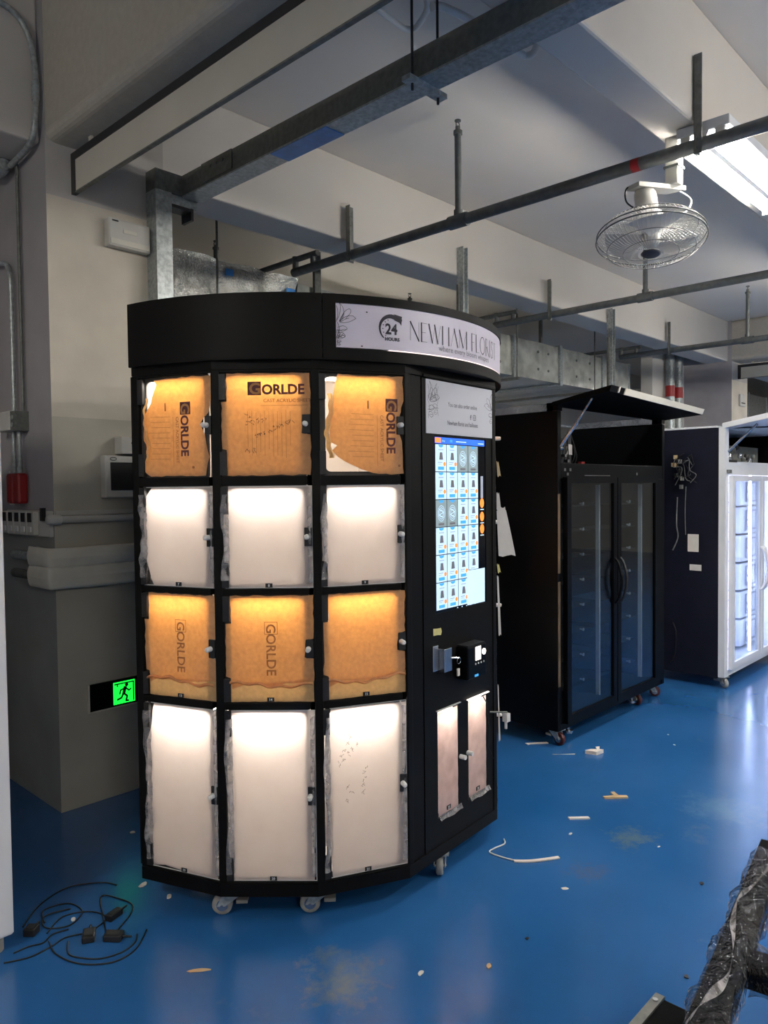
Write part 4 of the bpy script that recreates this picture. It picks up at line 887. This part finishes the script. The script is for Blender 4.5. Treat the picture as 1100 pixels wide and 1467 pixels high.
# ------------------------------------------------------------------ open black fridge
F0, F1, FY, FB = 3.76, 5.20, 2.216, 3.02
t = fr_b = thing('vending_fridge', 'black two-door glass fridge with its top flap raised', 'vending machine', ((F0+F1)/2, (FY+FB)/2, 0))
for x in (F0, F1-.04): MB().box(x, x+.04, FY, FB, .09, 1.92).part('side_panel', 'black2', t, bevel=.004)
MB().box(F0+.04, F1-.04, FB-.03, FB, .09, 1.92).part('back_panel', 'black2', t)
MB().box(F0+.04, F1-.04, FY+.005, FB-.03, .09, .125).part('base', 'black2', t)
MB().box(F0+.04, F1-.04, FY+.01, FB-.03, 1.555, 1.60).part('deck', 'black2', t)
for x0_, x1_ in ((F0, F0+.05), (F1-.05, F1)): MB().box(x0_, x1_, FY+.03, FB, 1.921, 1.962).part('roof_film', 'silverfilm', t)
MB().box(F0+.05, F1-.05, FB-.05, FB, 1.925, 1.955).part('roof_film', 'silverfilm', t)
MB().box(F0-.002, F0+.022, FY-.003, FY, .35, .95).box(F0-.002, F0+.022, FY-.003, FY, 1.0, 1.45).part('edge_reflection', 'brownrefl', t)  # thin strips paint in a brown reflection on the front edge
MB().box(F0+.04, F1-.04, FY, FY+.02, 1.535, 1.625).part('brow', 'black2', t, bevel=.003)
MB().box(F0+.3, F0+.62, FY-.004, FY, 1.553, 1.558).part('brow_trim', 'steel', t)
def gdoor(t, x0, x1, z0, z1, y, mat_, w=.045, hand=1):
    m = MB()
    m.box(x0, x0+w, y-.03, y, z0, z1).box(x1-w, x1, y-.03, y, z0, z1).box(x0+w, x1-w, y-.03, y, z0, z0+w).box(x0+w, x1-w, y-.03, y, z1-w*.8, z1)
    d = m.part('glass_door', mat_, t)
    MB().box(x0+w, x1-w, y-.02, y-.014, z0+w, z1-w*.8).part('glass_pane', 'glass', d)
    return d
d1 = gdoor(t, 3.815, 4.425, .13, 1.545, FY, 'black2'); d2 = gdoor(t, 4.435, 5.03, .13, 1.545, FY, 'black2')
for d, x in ((d1, 4.395), (d2, 4.465)):
    s = -1 if d == d1 else 1
    MB().tube(bez([(x, FY-.03, 1.04), (x, FY-.055, 1.0), (x+.0*s, FY-.075, .9), (x, FY-.055, .8), (x, FY-.03, .76)], 8), .009, 8).part('door_handle', 'black2' if s < 0 else 'dark', d)
MB().box(5.035, 5.155, FY-.012, FY+.01, .13, 1.535).part('side_stile', 'black2', t, bevel=.003)
# inside: spirals of shelves with small chrome pegs, vertical rails
for x in (4.36, 4.96): MB().box(x, x+.014, FY+.06, FY+.085, .17, 1.5).part('inner_rail', 'whitemetal', t)
MB().box(F0+.04, F1-.04, FY+.35, FY+.36, .13, 1.55).part('inner_back', 'dark', t)
for k in range(8):
    z = .28+.155*k
    for x0, x1 in ((3.87, 4.35), (4.50, 4.95)):
        sh = MB().box(x0, x1, FY+.10, FY+.35, z, z+.006).part('shelf', 'dark', t)
        for x in (x0+.12, x0+.32):
            MB().cyl((x, FY+.10, z+.02), (x, FY+.075, z+.02), .005, 6).cyl((x, FY+.078, z+.02), (x, FY+.075, z+.02), .010, 8).cyl((x+.02, FY+.1, z+.012), (x+.02, FY+.09, z+.012), .004, 6).part('peg', 'white', sh)
# equipment in the open top
MB().box(F0+.06, F0+.26, FY+.06, FY+.30, 1.60, 1.84).part('control_box', 'dark', t, bevel=.004)
MB().box(F0+.20, F0+.245, FY+.055, FY+.06, 1.68, 1.74).box(F0+.27, F0+.285, FY+.07, FY+.075, 1.68, 1.74).part('rating_label', 'paper', t)
m = MB()
rq = random.Random(5)
for k in range(7):
    x = F0+.08+.03*k; m.tube(bez([(x, FY+.05, 1.61), (x+rq.uniform(-.03, .03), FY+.03, 1.66+rq.random()*.1), (x+rq.uniform(-.03, .05), FY+.05, 1.72+rq.random()*.1)], 6), .003, 5)
m.part('wiring', 'cable', t)
for k, (x, z) in enumerate(((.07, 1.66), (.10, 1.63), (.06, 1.58), (.09, 1.555), (.12, 1.58), (.98, 1.56))):
    MB().box(F0+x, F0+x+.022, FY-.006, FY+.02, z, z+.016).part('connector', 'steel', t)
MB().box(F0+.36, F0+.40, FY+.05, FY+.07, 1.605, 1.64).part('red_plug', 'red', t)
MB().lathe([(0, 0), (.04, .0), (.03, .02), (.0, .03)], (F0+.30, FY+.06, 1.60), (0, 0, 1), 10).part('paper_scrap', 'paper', t)
MB().box(F0+.5, F0+1.3, FY+.04, FY+.06, 1.60, 1.615).part('tray_edge', 'galvdark', t)
# the raised flap and its gas strut
for x0_ in (F0, F1-.05): MB().box(x0_, x0_+.05, FY, FY+.07, 1.92, 1.966).part('flap_hinge', 'black2', t)
hA, hB, tA, tB = Vector((F0-.01, FY+.03, 1.968)), Vector((F1+.01, FY+.03, 1.965)), Vector((F0-.01, 1.885, 2.03)), Vector((F1+.01, 1.945, 2.0))
dn = Vector((0, .02, -.055))
flap = MB().hexa([hA+dn*.4, hB+dn*.4, tB+dn*.6, tA+dn*.6, hA, hB, tB, tA]).part('top_flap', 'black2', t)
a, b = tA.lerp(tB, .12), tA.lerp(tB, .985); off = Vector((0, -.006, 0)); q_ = dn*.62
MB().hexa([a+q_+off, b+q_+off, b+q_, a+q_, a+off, b+off, b, a]).part('flap_edge', 'beige', flap)
a2 = tA.lerp(tB, .065); MB().hexa([a2+off+q_*.9, a2+off+q_*.9+Vector((.012, 0, 0)), a2+q_*.9+Vector((.012, 0, 0)), a2+q_*.9, a2+off, a2+off+Vector((.012, 0, 0)), a2+Vector((.012, 0, 0)), a2]).part('flap_slit', 'paper', flap)
MB().cyl((F0+.03, FY+.01, 1.71), (F0+.03, 2.11, 1.85), .011, 10).cyl((F0+.03, 2.11, 1.85), (F0+.03, 2.02, 1.975), .007, 8).part('gas_strut', 'silverfilm', t)
MB().cyl((F0+.02, FY+.005, 1.71), (F0+.05, FY+.005, 1.71), .014, 10).part('strut_pivot', 'steel', t)
castor(t, 3.82, 2.27, .09, R_(-100), 'redrubber'); castor(t, 4.88, 2.29, .09, R_(-110), 'redrubber'); castor(t, 5.14, 2.29, .09, R_(-70), 'redrubber'); castor(t, 3.84, 2.9, .09, R_(60), 'redrubber'); castor(t, 5.12, 2.9, .09, R_(60), 'redrubber')
for x in (3.95, 4.78): MB().cyl((x, 2.26, .09), (x, 2.26, .05), .008, 8).cyl((x, 2.26, .05), (x, 2.26, .035), .024, 12).part('levelling_foot', 'steel', t)

# ------------------------------------------------------------------ lit white fridge
G0, G1, GY, GB = 5.64, 7.06, 1.96, 2.78
t = thing('vending_fridge', 'white two-door fridge with lit lockers and a black side', 'vending machine', ((G0+G1)/2, (GY+GB)/2, 0))
side = MB().box(G0, G0+.03, GY+.045, GB, .075, 1.905).part('side_panel', 'hazeblack', t, bevel=.003)
MB().box(G1-.03, G1, GY+.045, GB, .075, 1.905).part('side_panel', 'black2', t, bevel=.003)
MB().box(G0, G0+.075, GY, GY+.044, .085, 1.905).box(G1-.075, G1, GY, GY+.044, .085, 1.905).box(G0+.075, G1-.075, GY, GY+.044, .085, .13).box(G0+.075, G1-.075, GY, GY+.044, 1.56, 1.66).part('front_frame', 'whitemetal', t)
MB().box(G0+.03, G1-.03, GB-.03, GB, .075, 1.905).part('back_panel', 'black2', t)
MB().box(G0+.03, G1-.03, GY+.044, GB-.03, .075, .13).part('base', 'whitemetal', t)
MB().box(G0+.03, G1-.03, GY+.044, GB-.03, 1.60, 1.64).part('deck', 'whitemetal', t)
MB().box(G0, G1, GY+.06, GB, 1.906, 1.92).part('roof', 'whitemetal', t)
e1 = gdoor(t, G0+.076, 6.36, .135, 1.555, GY-.002, 'whitemetal', .05); e2 = gdoor(t, 6.37, G1-.03, .135, 1.555, GY-.002, 'whitemetal', .05)
MB().tube(bez([(6.335, GY-.03, 1.0), (6.34, GY-.06, .96), (6.36, GY-.085, .83), (6.34, GY-.06, .70), (6.335, GY-.03, .66)], 8), .011, 8).part('door_handle', 'whitemetal', e1)
MB().tube(bez([(6.395, GY-.03, 1.0), (6.39, GY-.06, .96), (6.37, GY-.085, .83), (6.39, GY-.06, .70), (6.395, GY-.03, .66)], 8), .011, 8).part('door_handle', 'whitemetal', e2)
MB().box(G0+.03, G0+.09, GY-.018, GY, 1.575, 1.60).part('door_hinge', 'galvdark', t)
MB().box(G0+.05, G1-.05, GY+.40, GY+.42, .13, 1.60).box(G0+.04, G0+.055, GY+.05, GY+.42, .13, 1.60).box(G1-.055, G1-.04, GY+.05, GY+.42, .13, 1.60).part('inner_liner', 'liner', t)
for x in (G0+.10, G1-.11, 6.36): MB().box(x, x+.012, GY+.05, GY+.065, .16, 1.58).part('light_strip', 'cool', t)
for c, (x0, x1) in enumerate(((5.86, 6.26), (6.46, 6.86))):
    for k in range(6):
        z0 = .16+.232*k
        lk = MB().box(x0, x1, GY+.16, GY+.40, z0, z0+.215).part('locker', 'whitemetal', t, bevel=.004)
        m = MB(); a0, a1, b0, b1 = x0+.12, x1-.02, z0+.025, z0+.19
        m.box(a0, a0+.012, GY+.152, GY+.16, b0, b1).box(a1-.012, a1, GY+.152, GY+.16, b0, b1).box(a0+.012, a1-.012, GY+.152, GY+.16, b0, b0+.012).box(a0+.012, a1-.012, GY+.152, GY+.16, b1-.012, b1)
        m.part('locker_frame', 'lockgrey', lk)
        MB().cyl((a0+.035, GY+.16, (b0+b1)/2), (a0+.035, GY+.145, (b0+b1)/2), .008, 8).cyl((a0+.05, GY+.16, b0+.025), (a0+.05, GY+.152, b0+.025), .008, 8).part('locker_lock', 'galvdark', lk)
hA, hB, tA, tB = Vector((G0-.005, GY+.02, 1.935)), Vector((G1, GY+.02, 1.935)), Vector((G0-.005, 1.60, 2.0)), Vector((G1, 1.60, 2.0)); dn = Vector((0, 0, -.04))
flap = MB().hexa([hA+dn, hB+dn, tB+dn, tA+dn, hA, hB, tB, tA]).part('top_flap', 'whitemetal', t, bevel=.004)
MB().cyl((G0+.06, GY-.0, 1.73), (G0+.06, 1.76, 1.92), .009, 8).part('gas_strut', 'silverfilm', t)
MB().tube(bez([(G0+.09, GY+.02, 1.905), (G0+.3, 1.78, 1.91), (G0+.5, 1.8, 1.93)], 6), .006, 6).part('wire', 'cable', t)
MB().box(G0+.1, G0+.19, GY+.06, GY+.3, 1.64, 1.88).part('control_box', 'dark', t)
MB().box(G0+.08, G0+.24, GY-.004, GY, 1.655, 1.672).part('black_trim', 'dark', t)
MB().box(G0+.24, G0+1.3, GY+.18, GY+.3, 1.64, 1.80).part('compressor_tray', 'galvdark', t)
for k in range(12):
    x, z, r = G0+.26+.08*k, 1.68+rq.random()*.12, .018+rq.random()*.02
    MB().lathe([(0, -.02), (r, -.02), (r, .0), (r*.6, .012), (0, .012)], (x, GY+.165, z), (0, -1, 0), 12).part('fan_part', ('dark', 'steel', 'galvdark')[k % 3], t)
castor(t, 5.70, 2.0, .085, R_(-120)); castor(t, 7.0, 2.0, .085, R_(-90)); castor(t, 5.70, 2.7, .085, R_(90)); castor(t, 7.0, 2.7, .085, R_(90))
# wiring, paper and label on the black side
x = G0-.004
for k in range(7):
    P = [(x-.012, 2.31-.02*k, 1.70-.01*k)]
    for j in range(5): P.append((x-.012-rq.random()*.05, 2.30-.022*k+rq.uniform(-.05, .05), 1.70-.045*j+rq.uniform(-.03, .03)))
    MB().tube(bez(P, 6), .003, 5).part('wire', 'cable' if k % 3 else 'galvdark', side)
for k in range(9):
    y, z = 2.16+rq.random()*.17, 1.46+rq.random()*.26; MB().box(x-.03, x-.0, y, y+.018, z, z+.03).part('connector', ('tan', 'galvdark', 'rubber', 'dark')[k % 4], side)
MB().tube(bez([(x-.01, 2.235, 1.48), (x-.014, 2.24, 1.3), (x-.008, 2.238, 1.12)], 8), .003, 5).part('wire', 'galvdark', side)
MB().tube(bez([(x-.01, 2.30, 1.40), (x-.012, 2.305, 1.2), (x-.01, 2.295, 1.1), (x-.02, 2.33, 1.0)], 8), .005, 5).part('wire', 'galvdark', side)
MB().box(x-.001, x+.003, 2.145, 2.225, .995, 1.125).part('taped_paper', 'paper', side)
MB().box(x-.001, x+.003, 2.125, 2.21, .855, .90).part('rating_label', 'paper', side)
MB().tube(bez([(x-.01, 2.33, .45), (x-.03, 2.30, .38), (x-.02, 2.31, .22), (x-.01, 2.35, .14)], 8), .004, 5).part('wire', 'cable', side)

# ------------------------------------------------------------------ white cabinet at the left edge
t = thing('white_cabinet', 'tall white cabinet cut off at the left edge', 'cabinet', (.4, 2.9, 0))
MB().box(-.1, .915, 2.565, 3.3, .045, 1.98).part('body', 'whitemetal', t, bevel=.006)
MB().box(-.09, .39, 2.545, 2.565, .06, 1.96).box(.405, .91, 2.545, 2.565, .06, 1.96).part('front_panel', 'whitemetal', t, bevel=.004)
for x, y in ((.86, 2.60), (-.05, 2.6), (.86, 3.25), (-.05, 3.25)): MB().cyl((x, y, 0), (x, y, .05), .035, 14).part('foot', 'rubber', t)

# ------------------------------------------------------------------ foreground: black crate and wrapped frame
t = thing('crate', 'low black crate with a grey edge under the wrapped frame', 'crate', (1.2, .28, 0))
MB().box(.9, 1.555, -.12, .68, 0, .395).part('body', 'matte', t, bevel=.004)
MB().hexa([(.9, .66, .395), (1.555, .66, .395), (1.555, .68, .395), (.9, .68, .395), (.9, .66, .401), (1.555, .66, .401), (1.555, .68, .401), (.9, .68, .401)]).part('edge_strip', 'galvdark', t)
for y in (.67,): MB().cyl((1.53, y, .401), (1.53, y, .404), .006, 8).part('screw', 'steel', t)
t = thing('wrapped_frame', 'black metal frame wrapped in clear plastic lying on the crate', 'frame', (1.7, .5, .4))
d = Vector((.9889, .1486, 0)); s = Vector((.1486, -.9889, 0)); z_ = Vector((0, 0, 1))
def obox(o, a0, a1, b0, b1, c0, c1, da=d, db=s):
    return MB().hexa([o+da*a+db*b+z_*c for c in (c0, c1) for a, b in ((a0, b0), (a1, b0), (a1, b1), (a0, b1))])
o = Vector((1.44, .566, .421))
obox(o, -.35, .875, .0, .065, 0, .05).part('long_bar', 'matte', t, bevel=.003)
obox(o, .25, .31, .05, .75, -.02, .04).part('cross_bar', 'matte', t, bevel=.003)
obox(o, .82, .875, .05, .75, 0, .05).part('cross_bar', 'matte', t, bevel=.003)
def wrapf(o, a0, a1, bc, cc, hw, hh, da, db, seed, am):
    def g(u, v):
        a = a0+(a1-a0)*u; th = 2*math.pi*v; c_, s_ = math.cos(th), math.sin(th); k = 1/max(abs(c_), abs(s_))
        w = 1+am*noise.noise(Vector((a*9+seed, c_*1.5, s_*1.5)))+am*.5*noise.noise(Vector((a*28+seed, c_*3, s_*3)))
        return o+da*a+db*(bc+hw*c_*k**.7*w)+z_*(cc+hh*s_*k**.7*w)
    return MB().grid(g, int((a1-a0)*70), 28)
wrapf(o, -.35, .80, .032, .027, .040, .034, d, s, 2., .36).part('plastic_wrap', 'wrap', t)
wrapf(o+d*.28, .07, .72, 0, .012, .045, .04, s, d, 8., .5).part('plastic_wrap', 'wrap', t)
def twist(u, v):
    a = -.2+.95*u; return o+d*a+s*(.02+.02*u+.02*math.sin(11*a)+(.007+.006*math.sin(23*a))*(v-.5))+z_*(.072+.008*math.sin(30*a+2*v))
MB().grid(twist, 60, 4).part('wrap_seam', 'peel', t)

# ------------------------------------------------------------------ on the floor: cables, adapters, scraps
def cable(P, lab, r=.0026):
    MB().tube(bez([(x, y, z) for x, y, z in [(p[0], p[1], p[2] if len(p) > 2 else r) for p in P]], 8), r, 6).top('power_cable', 'cable', lab, 'cable', 'loose black cables on the floor')
cable([(1.005, 2.509), (.992, 2.423), (1.023, 2.316), (1.094, 2.249), (1.166, 2.25), (1.218, 2.287), (1.26, 2.33)], 'outermost loop of black cable on the floor')
cable([(1.048, 2.462), (1.02, 2.393), (1.044, 2.335), (1.086, 2.29), (1.149, 2.275), (1.20, 2.295), (1.225, 2.33)], 'inner black cable loop nearest the power adapters')
cable([(.86, 2.50), (.927, 2.47), (.997, 2.475), (1.05, 2.49), (1.10, 2.47)], 'black cable running from the white cabinet')
cable([(.90, 2.53), (.949, 2.53), (.989, 2.516), (1.03, 2.54), (1.08, 2.53)], 'short black cable behind the cabinet foot')
cable([(1.16, 2.42), (1.19, 2.50), (1.254, 2.647), (1.295, 2.568), (1.302, 2.505), (1.265, 2.455), (1.19, 2.40)], 'black cable arching toward the kiosk')
cable([(1.04, 2.63), (1.07, 2.71), (1.15, 2.69), (1.16, 2.60), (1.09, 2.55), (1.03, 2.60), (1.06, 2.67), (1.14, 2.65)], 'coiled black cable in the shade')
cable([(1.02, 2.56), (1.10, 2.62), (1.18, 2.58), (1.20, 2.50), (1.13, 2.46)], 'black cable crossing the coil')
cable([(.98, 2.66), (1.08, 2.76), (1.2, 2.8), (1.3, 2.74), (1.33, 2.68)], 'long black cable at the back of the heap')
def adapter(x, y, rz, lab, sx=.045, sy=.028, h=.03):
    sx, sy, h = sx*.68, sy*.72, h*.75
    t = thing('power_adapter', lab, 'adapter', (x, y, 0), rz, 'black power adapters'); T = TW[t]
    c_ = Vector((x, y, 0)); a = Vector((math.cos(rz), math.sin(rz), 0)); b = Vector((-math.sin(rz), math.cos(rz), 0))
    MB().hexa([c_+a*p*sx+b*q_*sy+Vector((0, 0, e)) for e in (0, h) for p, q_ in ((-1, -1), (1, -1), (1, 1), (-1, 1))]).part('case', 'dark', t, bevel=.004)
    MB().cyl(c_+a*sx+Vector((0, 0, h/2)), c_+a*(sx+.03)+Vector((0, 0, h/2)), .005, 8, r2=.0035).part('cord_relief', 'cable', t)
    MB().hexa([c_+a*p*sx*.6+b*q_*sy*.6+Vector((0, 0, h+e)) for e in (0, .0008) for p, q_ in ((-1, -1), (1, -1), (1, 1), (-1, 1))]).part('label', 'darkframe', t)
adapter(1.105, 2.43, R_(60), 'black power adapter standing left of the other'); adapter(1.16, 2.365, R_(-50), 'black power adapter on the right of the pair'); adapter(1.222, 2.485, R_(20), 'black power adapter behind the pair', .045, .02)
adapter(.985, 2.60, R_(40), 'black plug block deep in the shade by the cabinet', .03, .028, .035)
def scrap(P, lab, mat_='paper', h=.004, lift=.0):
    m = MB(); m.prism([(x, y, .0006) for x, y in P], (0, 0, h)); m.top('floor_scrap', mat_, lab, 'scrap', 'scraps littering the floor')
def blob(x, y, w, d_, rz, lab, mat_='paper', h=.006, seed=0):
    h *= .5
    r2 = random.Random(seed); P = []
    for k in range(9):
        a = 2*math.pi*k/9; rr = .7+.5*r2.random(); px, py = w*rr*math.cos(a), d_*rr*math.sin(a); P.append((x+px*math.cos(rz)-py*math.sin(rz), y+px*math.sin(rz)+py*math.cos(rz)))
    scrap(P, lab, mat_, h)
blob(1.401, 2.609, .022, .011, .2, 'white paper scrap left of the kiosk base', seed=1); blob(1.423, 2.462, .013, .01, .8, 'small white scrap by the kiosk corner', seed=2)
blob(1.591, 3.045, .012, .012, .2, 'pale scrap in the shade behind the kiosk', seed=3); blob(1.263, 2.014, .045, .009, -.7, 'flat yellowish smear of tape on the floor', 'tan', .001, 4)
blob(1.718, 1.494, .012, .007, .3, 'white chip on the floor in front of the kiosk', seed=5); blob(1.886, 1.36, .013, .008, .3, 'brown crumb in the open floor', 'tan', .006, 6)
blob(2.826, 1.06, .014, .008, .3, 'dark crumb in front of the wrapped frame', 'dark', .006, 7); blob(2.251, .889, .01, .007, .3, 'dark speck beside the black crate', 'dark', .006, 8)
blob(2.091, 1.352, .008, .006, 0, 'tiny black bit in the middle of the floor', 'dark', .004, 9); blob(2.858, 1.627, .011, .006, 0, 'pale chip below the short stick', seed=10)
scrap([(3.70, 2.40), (3.72, 2.385), (3.80, 2.318), (3.79, 2.30), (3.71, 2.37), (3.69, 2.375)], 'white strip beside the red castor')
scrap([(3.65, 2.19), (3.66, 2.175), (3.74, 2.10), (3.73, 2.095)], 'thin white sliver in front of the red castor', h=.002)
scrap([(3.78, 2.06), (3.80, 2.00), (3.86, 1.99), (3.85, 2.01), (3.89, 2.03), (3.87, 2.045), (3.84, 2.02), (3.82, 2.045)], 'crumpled white scrap on the open floor', h=.02)
scrap([(3.30, 1.705), (3.29, 1.69), (3.37, 1.61), (3.385, 1.625), (3.36, 1.655), (3.385, 1.69), (3.37, 1.70), (3.345, 1.67)], 'tan folded card scrap', 'tan', .008)
scrap([(2.99, 1.715), (2.98, 1.70), (3.045, 1.635), (3.055, 1.65)], 'short flat white stick', 'paper', .006)
for (x, y, w) in ((4.25, 1.75, .01), (4.4, 1.85, .008), (4.15, 1.2, .009), (3.0, 1.3, .008), (2.45, 1.42, .014), (1.12, 2.58, .014)):
    blob(x, y, w, w*.6, x, {4.25: 'white fleck past the crumpled scrap', 4.4: 'farther white fleck near the fridges', 4.15: 'white fleck near the right edge', 3.0: 'white fleck in the blue floor', 2.45: 'pale flake near the zip strip', 1.12: 'bright sliver among the cables'}[x], 'paper', .002, int(x*100))
t = thing('zip_strip', 'white cable strip with a curled tail by the kiosk', 'cable strip', (2.55, 1.62, 0))
P = bez([(2.495, 1.672, .006), (2.53, 1.63, .006), (2.58, 1.59, .007), (2.64, 1.555, .006)], 6); m = MB()
for a, b in zip(P, P[1:]):
    n_ = Vector((-(b-a).y, (b-a).x, 0)).normalized()*.008; m.hexa([a-n_-z_*.005, b-n_-z_*.005, b+n_-z_*.005, a+n_-z_*.005, a-n_, b-n_, b+n_, a+n_])
m.part('flat_strip', 'paper', t)
MB().tube(bez([(2.50, 1.668, .004), (2.488, 1.72, .004), (2.487, 1.785, .004), (2.53, 1.79, .004), (2.585, 1.78, .006), (2.615, 1.803, .008)], 8), .003, 6).part('curled_tail', 'white', t)
